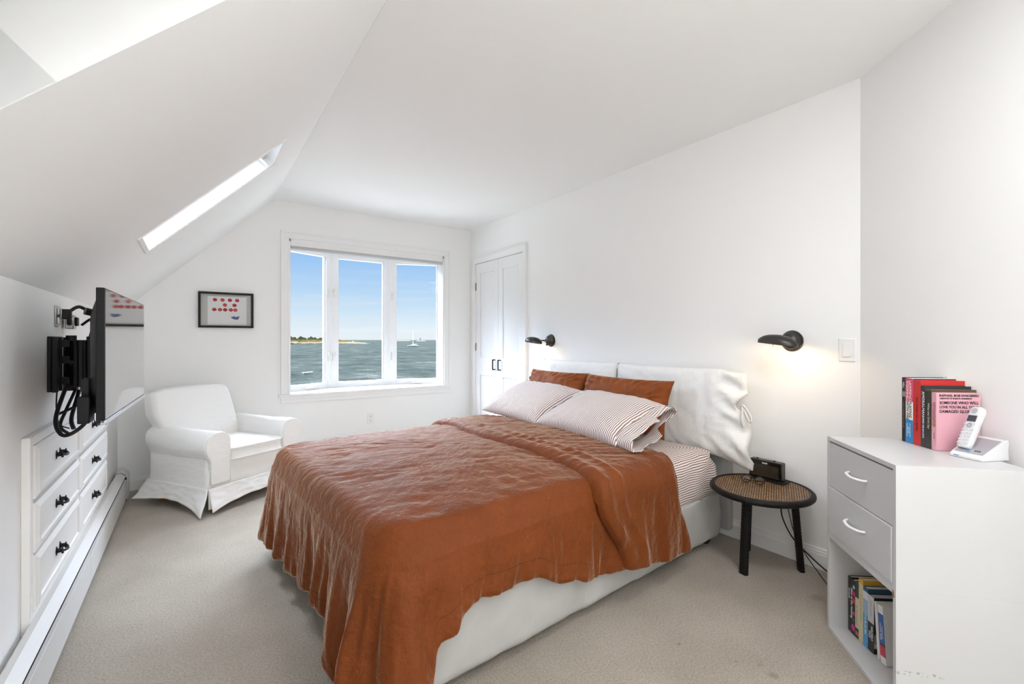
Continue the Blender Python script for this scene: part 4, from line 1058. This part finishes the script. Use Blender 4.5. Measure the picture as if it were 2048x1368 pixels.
# seat cushion: boxy with piped rims
rs = []
cs = perim(.158, CWD - .158, -.015, .52, .04, 6, .02)
for z, o, k_ in ((.335, -.03, 1), (.338, -.004, 1), (.345, .004, 1), (.37, .0, 1), (.40, .0, 1), (.418, .005, 1), (.428, .0, 1), (.433, -.03, 1), (.440, -.03, .8), (.447, -.03, .5), (.450, -.03, .15)):
    rs.append([(CWD / 2 + (u - CWD / 2 + a * (o + .002 * nz(u * 14, z * 30))) * k_, .25 + (v - .25 + b * (o + .003 * nz(u * 40, z * 10))) * k_, z + .006 * nz(u * 3, v * 3)) for (u, v, a, b) in cs])
sc_ = obj('seat_cushion', MB().rings(rs), M['slip'], ch, smooth=50)
for z in (.343, .420):
    pp_ = [(u + a * .006, v + b * .006, z + .006 * nz(u * 3, v * 3)) for (u, v, a, b) in cs]
    obj('piping', MB().tube(pp_ + [pp_[0]], .0035, 6, cap=False), M['slip'], sc_, smooth=180)
# skirt, flared with a slit at the corners
def skirt(pts, name='skirt'):
    rows = []
    n = len(pts)
    for j in range(15):
        t = j / 14; row = []
        for i, (x, y, a, b, fl2, hz) in enumerate(pts):
            z = .178 + (hz - .178) * t
            o = .006 + fl2 * t ** 1.3 + .012 * t * nz(x * 9 + y * 9, t * 2) + .005 * nz(x * 18 + y * 14, t * 6, 3)
            row.append((x + a * o, y + b * o, z))
        rows.append(row)
    return obj(name, MB().grid(rows), M['slip'], ch, smooth=180, solid=.004)
n = 46
skirt([(.0 + CWD * i / n, 0.0, -.25 * math.exp(-(i / 6) ** 2), -1, .030 + .03 * math.exp(-(i / 5) ** 2), .028 + .045 * math.sin(PI * i / n) ** .8) for i in range(n + 1)])
skirt([(0.0, CDP * i / n, -1, -.55 * math.exp(-(i / 6) ** 2) + .6 * math.exp(-((n - i) / 5) ** 2), .030 + .05 * math.exp(-(i / 6) ** 2) + .05 * math.exp(-((n - i) / 8) ** 2), .012 + .040 * math.sin(PI * i / n) + .035 * (i / n)) for i in range(n + 1)])
skirt([(CWD, CDP * i / n, 1, 0, .03, .05) for i in range(n + 1)])
skirt([(CWD * i / n, CDP, 0, 1, .03, .05) for i in range(n + 1)])
skirt([(-.004 + .05 * i / 6, -.004 + .0 * i, -.3, -.5, .012, .04) for i in range(7)], 'pleat_insert')
for x, y in ((.06, .06), (CWD - .06, .06), (.06, CDP - .07), (CWD - .06, CDP - .07)):
    obj('leg', MB().lathe([(0, 0), (.020, 0), (.027, .165), (0, .165)], 4, T(x, y, 0) @ R(PI / 4, 'Z')), M['wood'], ch, smooth=0, bevel=.003)

# ================================================================== SIDE TABLE
TC = Vector((2.442, 1.215, 0)); TZ = .428; TR = .246
st = thing('side_table', 'round dark woven side table on three legs beside the bed', 'side table', TC)
def weave_mat():
    m = bpy.data.materials.new('woven_rattan'); m.use_nodes = True; nt = m.node_tree; b = nt.nodes['Principled BSDF']; b.inputs['Roughness'].default_value = .45
    tc = N(nt, 'ShaderNodeTexCoord'); mp = N(nt, 'ShaderNodeMapping'); mp.inputs['Rotation'].default_value = (0, 0, .35); nt.links.new(tc.outputs['Object'], mp.inputs[0])
    sp = N(nt, 'ShaderNodeSeparateXYZ'); nt.links.new(mp.outputs[0], sp.inputs[0])
    def sn(o, k, ph=0.0):
        a = N(nt, 'ShaderNodeMath', operation='MULTIPLY_ADD', i_1=k, i_2=ph); nt.links.new(o, a.inputs[0]); s = N(nt, 'ShaderNodeMath', operation='SINE'); nt.links.new(a.outputs[0], s.inputs[0]); return s
    kx = 2 * PI / .0155
    a = sn(sp.outputs[0], kx); c = sn(sp.outputs[1], kx); p = N(nt, 'ShaderNodeMath', operation='MULTIPLY'); nt.links.new(a.outputs[0], p.inputs[0]); nt.links.new(c.outputs[0], p.inputs[1])
    mr = N(nt, 'ShaderNodeMapRange', i_1=-.6, i_2=.9); nt.links.new(p.outputs[0], mr.inputs[0])
    n = N(nt, 'ShaderNodeTexNoise', i_Scale=60.0); nt.links.new(tc.outputs['Object'], n.inputs['Vector'])
    m2 = N(nt, 'ShaderNodeMath', operation='MULTIPLY'); nt.links.new(mr.outputs[0], m2.inputs[0]); nt.links.new(n.outputs[0], m2.inputs[1])
    r = ramp(nt, [(0, (.012, .009, .007)), (.16, (.05, .025, .012)), (.36, (.30, .16, .065)), (.6, (.55, .33, .14))]); nt.links.new(m2.outputs[0], r.inputs[0]); nt.links.new(r.outputs[0], b.inputs['Base Color'])
    bb = N(nt, 'ShaderNodeBump', i_Strength=.8, i_Distance=.002); nt.links.new(p.outputs[0], bb.inputs['Height']); nt.links.new(bb.outputs[0], b.inputs['Normal']); return m
wicker = weave_mat()
wdark = mat('dark_wicker', (.007, .006, .006), .5, spec=.25, bump=[(160, .9, .004, (1, 1, .35))])
obj('tabletop', MB().lathe([(0, TZ - .004), (.12, TZ - .002), (TR - .022, TZ), (TR - .020, TZ - .02), (0, TZ - .02)], 96), wicker, st, smooth=50)
rm = []
for k in range(97):
    th = 2 * PI * k / 96; rm.append([])
ring = MB(); rs = []
for k in range(121):
    th = 2 * PI * k / 120; rr_ = .016 + .0012 * math.sin(th * 60)
    rs.append([((TR - .016 + rr_ * math.cos(a)) * math.cos(th), (TR - .016 + rr_ * math.cos(a)) * math.sin(th), TZ - .013 + rr_ * 1.05 * math.sin(a)) for a in [2 * PI * i / 12 for i in range(12)]])
obj('rim', ring.rings(rs, cap=False), wdark, st, smooth=180)
for i, (x, y) in enumerate(((2.312, 1.236), (2.585, 1.080), (2.590, 1.37))):
    a = Vector((x, y, 0)) - TC; tp = Vector((a.x * .82, a.y * .82, TZ - .02))
    dr_ = a.normalized(); mb = MB(); rs = []
    pv = Vector((-dr_.y, dr_.x, 0))
    for k in range(60):
        t = k / 59; c = a.lerp(tp, t); w_ = .021 + .0011 * math.sin(k * 2.6); w2 = .013 + .0008 * math.sin(k * 2.6)
        rs.append([c + pv * w_ * sx + dr_ * w2 * sy for sx, sy in ((-1, -.6), (-.7, -1), (.7, -1), (1, -.6), (1, .6), (.7, 1), (-.7, 1), (-1, .6))])
    obj('leg', mb.rings(rs), wdark, st, smooth=50)

# radio
rd = thing('radio', 'black rectangular table radio with a slatted glossy front on the side table', 'radio')
rp0, rp1 = Vector((2.590, 1.350, TZ + .006)), Vector((2.592, 1.176, TZ + .006))
rmx = frame(rp0, rp1 - rp0, (0, 0, 1)); RL = .172
if rmx.col[2].x > 0: pass
rd.matrix_world = rmx
sgn = 1 if rmx.col[2].x < 0 else -1     # +z side faces the bed foot
RH = .098
obj('casing', MB().box(0, RL, 0, RH, -.046 if sgn > 0 else 0, 0 if sgn > 0 else .046), flat('radio_case', (.05, .042, .036), .4), rd, bevel=.007, seg=3)
obj('front_panel', MB().box(.0, RL, .0, RH, 0 if sgn > 0 else -.005, .005 if sgn > 0 else 0), flat('radio_gloss', (.008, .006, .006), .12), rd, bevel=.003)
mb = MB()
for k in range(12): mb.box(.006, RL - .014, .012 + .0055 * k, .014 + .0055 * k, (.0048 if sgn > 0 else -.0058), (.0058 if sgn > 0 else -.0048))
obj('grille', mb, flat('radio_grille', (.07, .055, .035), .4), rd, smooth=0)
lm_ = T(RL * .5, RH - .014, .0062 * sgn) if sgn > 0 else T(RL * .5, RH - .014, -.0062) @ R(PI, 'Y')
text('SONY', .011, flat('radio_letters', (.8, .8, .8), .4), lm_, rd, bold=.0003)
for x in (.035, .125): obj('button', MB().cyl((x, RH - .001, -sgn * .02), (x, RH + .005, -sgn * .02), .006, seg=12), M['tv_black'], rd)
obj('stand', MB().box(.02, RL + .02, -.006, .001, -.05 * sgn if sgn > 0 else -.03, .03 if sgn > 0 else .05), M['tv_black'], rd, bevel=.002)
# glasses
gm = flat('tortoise_frame', (.03, .016, .010), .25)
gl = thing('eyeglasses', 'round dark-framed eyeglasses folded on the side table by the radio', 'eyeglasses', (2.452, 1.262, TZ + .002), math.radians(-70))
for sx in (-1, 1):
    th = [2 * PI * k / 28 for k in range(28)]
    rim = MB().rings([[((sx * .033) + (.0225 + .0022 * math.cos(a)) * math.cos(t), .0022 * math.sin(a) + .012 + (.0) - (.0225 + .0022 * math.cos(a)) * math.sin(t) * .10, .020 + (.0225 + .0022 * math.cos(a)) * math.sin(t) * .86) for a in [2 * PI * i / 8 for i in range(8)]] for t in th + [0]], cap=False)
    r_ = obj('rim', rim, gm, gl, smooth=180)
    obj('lens', MB().lathe([(0, 0), (.0225, 0), (.0225, .001), (0, .001)], 24, T(sx * .033, .012, .020) @ R(PI / 2 - .1, 'X')), M['lens'], r_)
    obj('temple', MB().tube([(sx * .056, .012, .026), (sx * .058, .03, .022), (sx * .02, .045, .006), (-sx * .045, .050, .004)], .0018, 6), gm, gl, smooth=180)
obj('bridge', MB().tube([(-.010, .012, .026), (0, .011, .030), (.010, .012, .026)], .0020, 6), gm, gl, smooth=180)
cable('thicker black cord dropping from the side table to the baseboard', [(2.47, 1.16, TZ - .02), (2.56, 1.17, .36), (2.60, 1.18, .25), (2.63, 1.14, .14), (2.655, 1.06, .06), (2.66, 1.00, .02), (2.645, .95, .010), (2.62, .88, .008)], .0035, 'cable')
cable('thin black cord hanging straight beside the thicker cord', [(2.475, 1.15, TZ - .02), (2.58, 1.15, .33), (2.62, 1.13, .18), (2.64, 1.08, .07), (2.60, 1.00, .012), (2.52, .93, .006), (2.44, .87, .006)], .0022, 'cable')

# ================================================================== SCONCES
def sconce(label, yb, head, rot, bar, lamp):
    t = thing('wall_sconce', label, 'wall lamp', (XR, yb, 1.195), group='bedside sconces')
    mx = R(-PI / 2, 'Y')
    obj('wall_plate', MB().lathe([(0, 0), (.056, 0), (.058, .004), (.056, .009), (.049, .010), (.050, .014), (.047, .030), (.036, .044), (.018, .052), (0, .054)], 40, mx), M['bronze'], t, smooth=35)
    obj('switch_knob', MB().cyl((-.03, 0, -.035), (-.062, 0, -.040), .006, .007, 12), M['bronze'], t)
    b0, b1 = Vector(bar[0]), Vector(bar[1])
    obj('pivot_post', MB().cyl((-.045, 0, 0), (-.078, 0, .0), .008, seg=14), M['bronze'], t)
    obj('arm', MB().tube([(-.072, 0, 0), b0.lerp(b1, .5), b1], .0065, 12).lathe([(0, -.012), (.010, -.008), (.013, 0), (.010, .008), (0, .012)], 16, T(*b0)).tube([b0, (-.072, 0, 0)], .0065, 12), M['bronze'], t, smooth=180)
    h = Matrix.Translation(Vector(head)) @ R(rot, 'Z')
    prof = [(1.0, -.004), (1.0, 0), (.97, .012), (.88, .024), (.70, .036), (.45, .044), (.2, .047), (0, .048)]
    rs = []
    for r_, z in prof: rs.append([h @ Vector((.096 * r_ * math.cos(a) * (1 + .10 * math.cos(a)), .050 * r_ * math.sin(a), z - .010 + .012 * math.cos(a) * r_)) for a in [2 * PI * k / 40 for k in range(40)]])
    sh = obj('shade', MB().rings(rs, cap=False), M['bronze'], t, smooth=180, solid=.002, fix=False)
    obj('bulb', MB().lathe([(0, -.010), (.010, -.008), (.013, 0), (.010, .008), (0, .010)], 16, h @ T(-.01, 0, .008) @ R(PI / 2, 'Y')), M['bulb'], t, smooth=180)
    obj('pull_stub', MB().cyl(h @ Vector((.03, 0, .0)), h @ Vector((.03, 0, -.022)), .0018, seg=6), M['brass'], t)
    l = bpy.data.lights.new('sconce_light', 'POINT'); l.energy = lamp; l.color = (1, .70, .40); l.shadow_soft_size = .02
    o = bpy.data.objects.new('sconce_light', l); C.objects.link(o); o.location = Vector((XR, yb, 1.195)) + h @ Vector((-.01, 0, -.004)); return t
sconce('black bedside sconce on the wall left of the headboard, by the closet door', 3.235, (-.135, .085, -.006), math.radians(100), ((-.085, -.085, .0), (-.10, .03, .0)), 1.5)
sconce('black bedside sconce on the wall right of the headboard, above the side table', 1.172, (-.150, .0, -.006), math.radians(97), ((-.150, .098, .006), (-.13, .03, .01)), 2.0)
# ================================================================== CORNER CABINETS, BOOKS, PHONE
FLc = Vector((2.165, .805, 0)); CX = Vector((-.7235, -.6905, 0)).normalized(); CY = Vector((.6905, -.7235, 0)).normalized()
CF = frame(FLc, CX, CY); CW, CD, CH, PT = .456, .372, .40, .016
def scuffed():
    m = mat('scuffed_melamine', (.57, .572, .573), .35, bump=(60, .04, .0006)); nt = m.node_tree; b = nt.nodes['Principled BSDF']
    tc = N(nt, 'ShaderNodeTexCoord'); sp = N(nt, 'ShaderNodeSeparateXYZ'); nt.links.new(tc.outputs['Object'], sp.inputs[0])
    n = N(nt, 'ShaderNodeTexNoise', i_Scale=90.0, i_Detail=4.0); nt.links.new(tc.outputs['Object'], n.inputs['Vector'])
    def win(o, c, w_):
        a = N(nt, 'ShaderNodeMath', operation='SUBTRACT', i_1=c); nt.links.new(o, a.inputs[0]); ab = N(nt, 'ShaderNodeMath', operation='ABSOLUTE'); nt.links.new(a.outputs[0], ab.inputs[0])
        r = N(nt, 'ShaderNodeMapRange', i_1=w_, i_2=w_ * .5, i_3=0.0, i_4=1.0); nt.links.new(ab.outputs[0], r.inputs[0]); return r
    z = win(sp.outputs[2], .142, .008); y = win(sp.outputs[1], .06, .075)
    t = N(nt, 'ShaderNodeMapRange', i_1=.52, i_2=.62); nt.links.new(n.outputs[0], t.inputs[0])
    m1 = N(nt, 'ShaderNodeMath', operation='MULTIPLY'); nt.links.new(z.outputs[0], m1.inputs[0]); nt.links.new(y.outputs[0], m1.inputs[1])
    m2 = N(nt, 'ShaderNodeMath', operation='MULTIPLY'); nt.links.new(m1.outputs[0], m2.inputs[0]); nt.links.new(t.outputs[0], m2.inputs[1])
    mx = N(nt, 'ShaderNodeMix', data_type='RGBA'); nt.links.new(m2.outputs[0], mx.inputs[0]); mx.inputs[6].default_value = (.57, .572, .573, 1); mx.inputs[7].default_value = (.22, .21, .14, 1)
    nt.links.new(mx.outputs[2], b.inputs['Base Color']); return m
low = thing('bookshelf_cube', 'open white cube bookcase standing on the carpet under the drawer unit', 'bookcase'); low.matrix_world = CF
mm = scuffed()
obj('side_panel', MB().box(0, PT, 0, CD, 0, CH), M['melamine'], low, bevel=.0008); obj('side_panel', MB().box(CW - PT, CW, 0, CD, 0, CH), mm, low, bevel=.0008)
obj('bottom_panel', MB().box(PT, CW - PT, 0, CD, 0, PT), M['melamine'], low, bevel=.0008); obj('top_panel', MB().box(PT, CW - PT, 0, CD, CH - PT, CH), M['melamine'], low, bevel=.0008)
obj('back_panel', MB().box(PT, CW - PT, CD - .006, CD, PT, CH - PT), M['melamine'], low)
obj('chipped_corner', MB().prism([(0, 0), (.010, -.004), (.012, -.022), (.004, -.026)], -.0006, .0004, 'Y', T(CW - PT - .004, 0, CH - .004)), flat('chipboard', (.30, .16, .08), .9), low)
up = thing('drawer_cube', 'white two-drawer cube cabinet stacked on the open bookcase', 'cabinet'); up.matrix_world = CF @ T(0, 0, CH)
obj('side_panel', MB().box(0, PT, 0, CD, 0, CH), M['melamine'], up, bevel=.0008); obj('side_panel', MB().box(CW - PT, CW, 0, CD, 0, CH), M['melamine'], up, bevel=.0008)
obj('bottom_panel', MB().box(PT, CW - PT, 0, CD, 0, PT), M['melamine'], up, bevel=.0008); obj('top_panel', MB().box(PT, CW - PT, 0, CD, CH - PT, CH), M['melamine'], up, bevel=.0008)
obj('back_panel', MB().box(PT, CW - PT, CD - .006, CD, PT, CH - PT), M['melamine'], up)
for z0, z1, yo in ((.017, .196, -.004), (.1985, .378, .002)):
    d = obj('drawer', MB().box(PT + .002, CW - PT - .003, yo, yo + .016, z0, z1).box(PT + .01, CW - PT - .01, yo + .016, CD - .02, z0 + .01, z0 + .10), M['melamine'], up, bevel=.001)
    zc = (z0 + z1) / 2 - .01 + .02
    obj('handle', MB().tube(catmull([(CW / 2 - .060, yo + .001, zc), (CW / 2 - .045, yo - .016, zc - .002), (CW / 2, yo - .024, zc - .004), (CW / 2 + .045, yo - .016, zc - .002), (CW / 2 + .060, yo + .001, zc)], 6), [.005] * 6 + [.0058] * 13 + [.005] * 6, 10, flat=.8), M['plastic_white'], d, smooth=180)

paper = flat('page_edges', (.72, .68, .58), .9)
def book(label, cat, m, w_, D, Hh, cover, group, spine=(), front=(), bands=(), rnd=.12, pg=None):
    """local: x thickness, y from spine to fore-edge, z up"""
    t = thing('book', label, 'book', group=group); t.matrix_world = m
    c = flat('book_cover', cover, rnd + .2)
    b = .0018
    cv = obj('cover', MB().box(0, b, 0, D, 0, Hh).box(w_ - b, w_, 0, D, 0, Hh).box(0, w_, -.001, b, 0, Hh), c, t, bevel=.0008)
    obj('pages', MB().box(b, w_ - b, b, D - .004, .003, Hh - .003), pg or paper, t)
    for (z0, z1, col, side) in bands:
        bm_ = MB().box(.0002, w_ + .0003, -.0016, -.0008, Hh * z0, Hh * z1) if side == 's' else MB().box(w_ - .0002, w_ + .0006, .0, D, Hh * z0, Hh * z1)
        obj('spine_band' if side == 's' else 'cover_band', bm_, flat('band', col, .3), cv)
    for (txt, sz, zc, xo, col, sx) in spine:
        mx = Matrix(((0, 1, 0, w_ * xo), (0, 0, -1, -.0018), (-1, 0, 0, Hh * zc), (0, 0, 0, 1)))
        text(txt, sz, flat('ink', col, .5), mx, cv, sx=sx)
    for (txt, sz, y, zc, col, sx) in front:
        mx = Matrix(((0, 0, 1, w_ + .0007), (1, 0, 0, y), (0, 1, 0, Hh * zc), (0, 0, 0, 1)))
        text(txt, sz, flat('ink', col, .5), mx, cv, sx=sx, align='LEFT', bold=.0002)
    return t, cv
Wt, Bk, Gy = (.85, .85, .83), (.01, .01, .012), (.4, .4, .4)
def slot(x, y, ang, z, tilt=0): return CF @ T(x, y, z) @ R(ang, 'Z') @ R(tilt, 'Y')
G1 = 'books standing on top of the white cabinet'
an = math.radians(6); x = .046; y = .246; Z = .801
def nxt(w_):
    global x, y
    r = (x, y); x += (w_ + .0006) * math.cos(an); y += (w_ + .0006) * math.sin(an); return r
w_ = .019; p = nxt(w_); book('black hardback with tiny brown lettering, farthest left on the cabinet top', '', slot(*p, an, Z), w_, .16, .252, (.012, .012, .013), G1, spine=(('HILL', .012, .88, .5, Wt, 1), ('A NEW HISTORY OF THE SEA', .008, .42, .5, (.30, .14, .06), 1)), bands=((.70, .78, (.25, .25, .25), 's'),))
w_ = .036; p = nxt(w_); t_, cv = book('pink, white and blue spined book beside the red one on the cabinet top', '', slot(*p, an, Z), w_, .155, .250, Wt, G1, spine=(('LAWRENCE', .016, .80, .66, Wt, 1), ("O'DONNELL", .016, .80, .27, Wt, .9), ('PLAYING', .016, .52, .66, Bk, 1), ('WITH FIRE', .015, .50, .27, Bk, 1), ('THE 1968 ELECTION', .006, .2, .62, Wt, 1), ('AND THE', .006, .2, .42, Wt, 1), ('TRANSFORMATION', .006, .2, .24, Wt, 1)), bands=((.64, 1.0, (.62, .05, .13), 's'), (0, .36, (.02, .22, .50), 's'), (0, 1, (.03, .035, .12), 'c')))
w_ = .037; p = nxt(w_); book('thick bright red hardback with black lettering on the cabinet top', '', slot(*p, an, Z), w_, .168, .246, (.52, .018, .016), G1, spine=(('THE STORY OF A BOOK', .012, .48, .5, (.12, .0, .0), 1),), front=(('NUGGETS', .026, .030, .885, Bk, 1.0),))
w_ = .024; p = nxt(w_); book('charcoal hardback with white spine lettering, right of the red book', '', slot(*p, an, Z), w_, .155, .228, (.025, .027, .032), G1, spine=(('AMORALMAN', .015, .70, .5, Wt, 1), ('DEREK DELGAUDIO', .009, .32, .5, Wt, 1)))
w_ = .024; p = nxt(w_); book('mottled brown and black paperback between the charcoal and pink books', '', slot(*p, an, Z), w_, .15, .218, (.10, .065, .04), G1, spine=(('What the Owls Say', .012, .55, .5, (.6, .56, .45), 1),), bands=((.0, .97, (.035, .03, .022), 's'),))
w_ = .021; p = nxt(w_); pkb = (p, w_)
t_, cv = book('pale pink book with hand-lettered cover, behind the cordless phone', '', slot(*p, an, Z), w_, .146, .208, (.68, .36, .42), G1, spine=(('SOMEONE WHO WILL LOVE YOU', .0065, .62, .68, (.35, .08, .12), .9), ('IN ALL YOUR DAMAGED GLORY', .0065, .62, .35, (.35, .08, .12), .9), ('stories', .008, .25, .6, (.35, .08, .12), 1)),
    front=(('RAPHAEL BOB-WAKSBERG', .0115, .008, .955, Bk, .95), ('CREATOR OF BOJACK HORSEMAN', .0068, .010, .905, Bk, 1), ('SOMEONE WHO WILL', .0145, .009, .83, Bk, .88), ('LOVE YOU IN ALL YOUR', .0135, .009, .755, Bk, .86), ('DAMAGED GLORY', .0145, .009, .68, Bk, .9)))
obj('spine_ornament', MB().lathe([(0, 0), (.006, 0), (.006, .0006), (0, .0006)], 20, T(w_ * .5, -.0012, .09) @ R(PI / 2, 'X')), flat('gold_spot', (.55, .28, .05), .5), cv)

G2 = 'books inside the open white cube'
x = .026; y = .066; Z = .017; an = math.radians(7)
w_ = .017; p = nxt(w_); book('thin black book farthest left inside the cube', '', slot(*p, an, Z), w_, .15, .222, (.012, .012, .013), G2, spine=(('OUTLINE', .010, .70, .5, Wt, 1),), bands=((.0, .02, (.6, .2, .2), 's'),))
w_ = .026; p = nxt(w_); t_, cv = book('black hardback with red and pink flowers and white title inside the cube', '', slot(*p, an, Z), w_, .15, .218, (.014, .016, .014), G2, spine=(('How to Do Nothing', .0145, .56, .22, Wt, 1),))
for k, (zc, xo, r_, col) in enumerate(((.76, .72, .010, (.55, .02, .12)), (.63, .70, .011, (.50, .03, .05)), (.40, .72, .008, (.55, .04, .20)), (.13, .55, .0125, (.62, .03, .25)), (.27, .6, .006, (.05, .14, .04)), (.88, .7, .007, (.5, .5, .55)))):
    n_ = 11; mb = MB().prism([(w_ * xo + r_ * math.cos(2 * PI * i / n_) * (1 if i % 2 else .8), .218 * zc + r_ * 1.15 * math.sin(2 * PI * i / n_) * (1 if i % 2 else .8)) for i in range(n_)], -.0016, -.0009, 'Y')
    obj('flower_print', mb, flat('flower_ink', col, .5), cv, smooth=0)
w_ = .020; p = nxt(w_); book('black book with a cream title strip beside the yellow one in the cube', '', slot(*p, an, Z), w_, .15, .222, (.02, .03, .022), G2, spine=(('A FIELD GUIDE TO GETTING LOST', .006, .42, .45, (.25, .12, .05), .9),), bands=((.18, .72, (.62, .55, .38), 's'), (.05, .12, (.4, .1, .08), 's')))
w_ = .024; p = nxt(w_); book('tall yellow book with a mustard cover inside the cube', '', slot(*p, an, Z), w_, .155, .246, (.62, .34, .03), G2, spine=(('THE ODYSSEY OF ECHO COMPANY', .008, .55, .5, (.3, .32, .35), .85),), bands=((0, .93, (.60, .55, .33), 's'),))
w_ = .026; p = nxt(w_); book('sky-blue spined book with cloud-white top inside the cube', '', slot(*p, an, Z), w_, .15, .228, (.03, .09, .17), G2, spine=(('THE BLUE SEA', .014, .38, .5, (.75, .75, .45), .9),), bands=((0, .55, (.07, .28, .55), 's'), (.55, .80, (.30, .42, .55), 's'), (.80, .93, (.62, .66, .72), 's')))
w_ = .032; p = nxt(w_); book('thick black and grey book with a snow scene on its cover, in the cube', '', slot(*p, an, Z), w_, .14, .212, (.015, .015, .018), G2, spine=(('MARK HELPRIN', .009, .77, .5, (.25, .35, .5), 1), ("WINTER'S", .014, .34, .66, Wt, .9), ('TALE', .014, .30, .3, Wt, .9)), bands=((.52, 1, (.55, .56, .57), 's'), (.18, .34, (.25, .25, .27), 'c'), (.10, .18, (.5, .5, .52), 'c')), pg=flat('grey_pages', (.5, .5, .5), .9))
x += .022
w_ = .012; p = nxt(w_); book('slim white paperback leaning against its neighbour in the cube', '', slot(*p, an, Z, math.radians(-5)), w_, .14, .205, (.72, .72, .70), G2)
x += .006
w_ = .026; p = nxt(w_); book('white paperback with blue and red spine blocks, rightmost in the cube', '', slot(*p, an, Z, math.radians(-5)), w_, .14, .205, (.78, .78, .76), G2, spine=(('THE BOOK OF', .007, .55, .66, Wt, 1), ('ITALIAN VERBS', .009, .55, .35, Wt, 1)), bands=((.34, .86, (.03, .13, .40), 's'), (.31, .34, (.02, .02, .03), 's'), (.13, .31, (.55, .03, .06), 's')))

# cordless phone: base and handset
pb = frame((2.152, .430, .8005), (-.411, -.911, 0), (.911, -.411, 0))
base = thing('cordless_phone_dock', 'silver-white wedge-shaped cordless phone charging base on the cabinet', 'phone dock'); base.matrix_world = pb
BW, BD = .098, .118
sec = [(0, 0), (0, .008), (.006, .014), (.100, .064), (BD - .004, .066), (BD, .058), (BD - .004, .03), (BD, 0)]
ys = [(0, .9), (.004, 1), (BW - .004, 1), (BW, .9)]
rs = [[(xx, .06 + (a - .06) * sc, b) for a, b in sec] for xx, sc in ys]
obj('housing', MB().rings(rs), flat('phone_white', (.70, .70, .72), .3), base, smooth=35, bevel=.002)
sl_ = math.atan2(.05, .094); tp = T(0, .006, .0142) @ R(sl_, 'X')
obj('top_panel', MB().box(.008, BW - .008, .008, .100, 0, .0012, tp), flat('phone_silver', (.42, .42, .45), .3, metal=.3), base, bevel=.0005)
text('AT&T', .007, flat('ink_blue', (.1, .25, .5), .4), T(.024, -.0005, .006) @ R(PI / 2, 'X'), base)
obj('blue_mark', MB().box(.040, .050, .012, .018, .0012, .0018, tp), flat('blue_mark', (.04, .35, .75), .3), base)
obj('vent', MB().box(.060, .063, .020, .028, .0012, .0016, tp).box(.066, .069, .020, .028, .0012, .0016, tp).box(.072, .075, .020, .028, .0012, .0016, tp), M['dark'], base)
hm = pb @ T(.028, .026, .030) @ R(math.radians(-27), 'X') @ R(math.radians(-6), 'Z')
hs = thing('phone_handset', 'silver cordless phone handset with a grey keypad standing in its base', 'phone'); hs.matrix_world = hm
HW = .021; rs = []
for z, wx, dy in ((0, .75, .8), (.004, .92, .95), (.02, 1, 1), (.07, .98, 1), (.11, .98, 1.05), (.135, 1, 1.1), (.147, .85, .95), (.152, .55, .6)):
    rs.append([(HW * wx * math.copysign(abs(math.cos(a)) ** .5, math.cos(a)), .012 * dy * math.copysign(abs(math.sin(a)) ** .55, math.sin(a)), z) for a in [2 * PI * (k + .5) / 24 for k in range(24)]])
obj('body', MB().rings(rs), flat('handset_silver', (.66, .66, .68), .28), hs, smooth=60)
fy = -.0122
obj('display', MB().box(-.014, .014, fy - .0012, fy + .001, .094, .117), flat('display_dark', (.05, .05, .065), .15), hs, bevel=.001)
obj('earpiece', MB().lathe([(0, 0), (.010, 0), (.009, .0015), (0, .001)], 20, T(0, fy - .0008, .134) @ R(PI / 2, 'X')), flat('ear_grey', (.42, .42, .44), .4), hs)
obj('navigation_ring', MB().lathe([(.004, 0), (.0085, 0), (.0080, .0018), (.0045, .0018)], 20, T(0, fy + .0005, .080) @ R(PI / 2, 'X')), flat('ring_grey', (.45, .45, .5), .3, metal=.5), hs)
kb = flat('key_silver', (.60, .60, .63), .35)
for r in range(5):
    for c in range(3):
        if r == 4 and c == 1: continue
        obj('key', MB().lathe([(0, 0), (.0052, 0), (.0048, .0016), (0, .0018)], 14, T((c - 1) * .0125, fy + .0004, .064 - r * .0125) @ R(PI / 2, 'X'), sy=.72), kb, hs)
for c in (-1, 1): obj('key', MB().box(c * .0145 - .003, c * .0145 + .003, fy - .0014, fy, .082, .087), kb, hs)
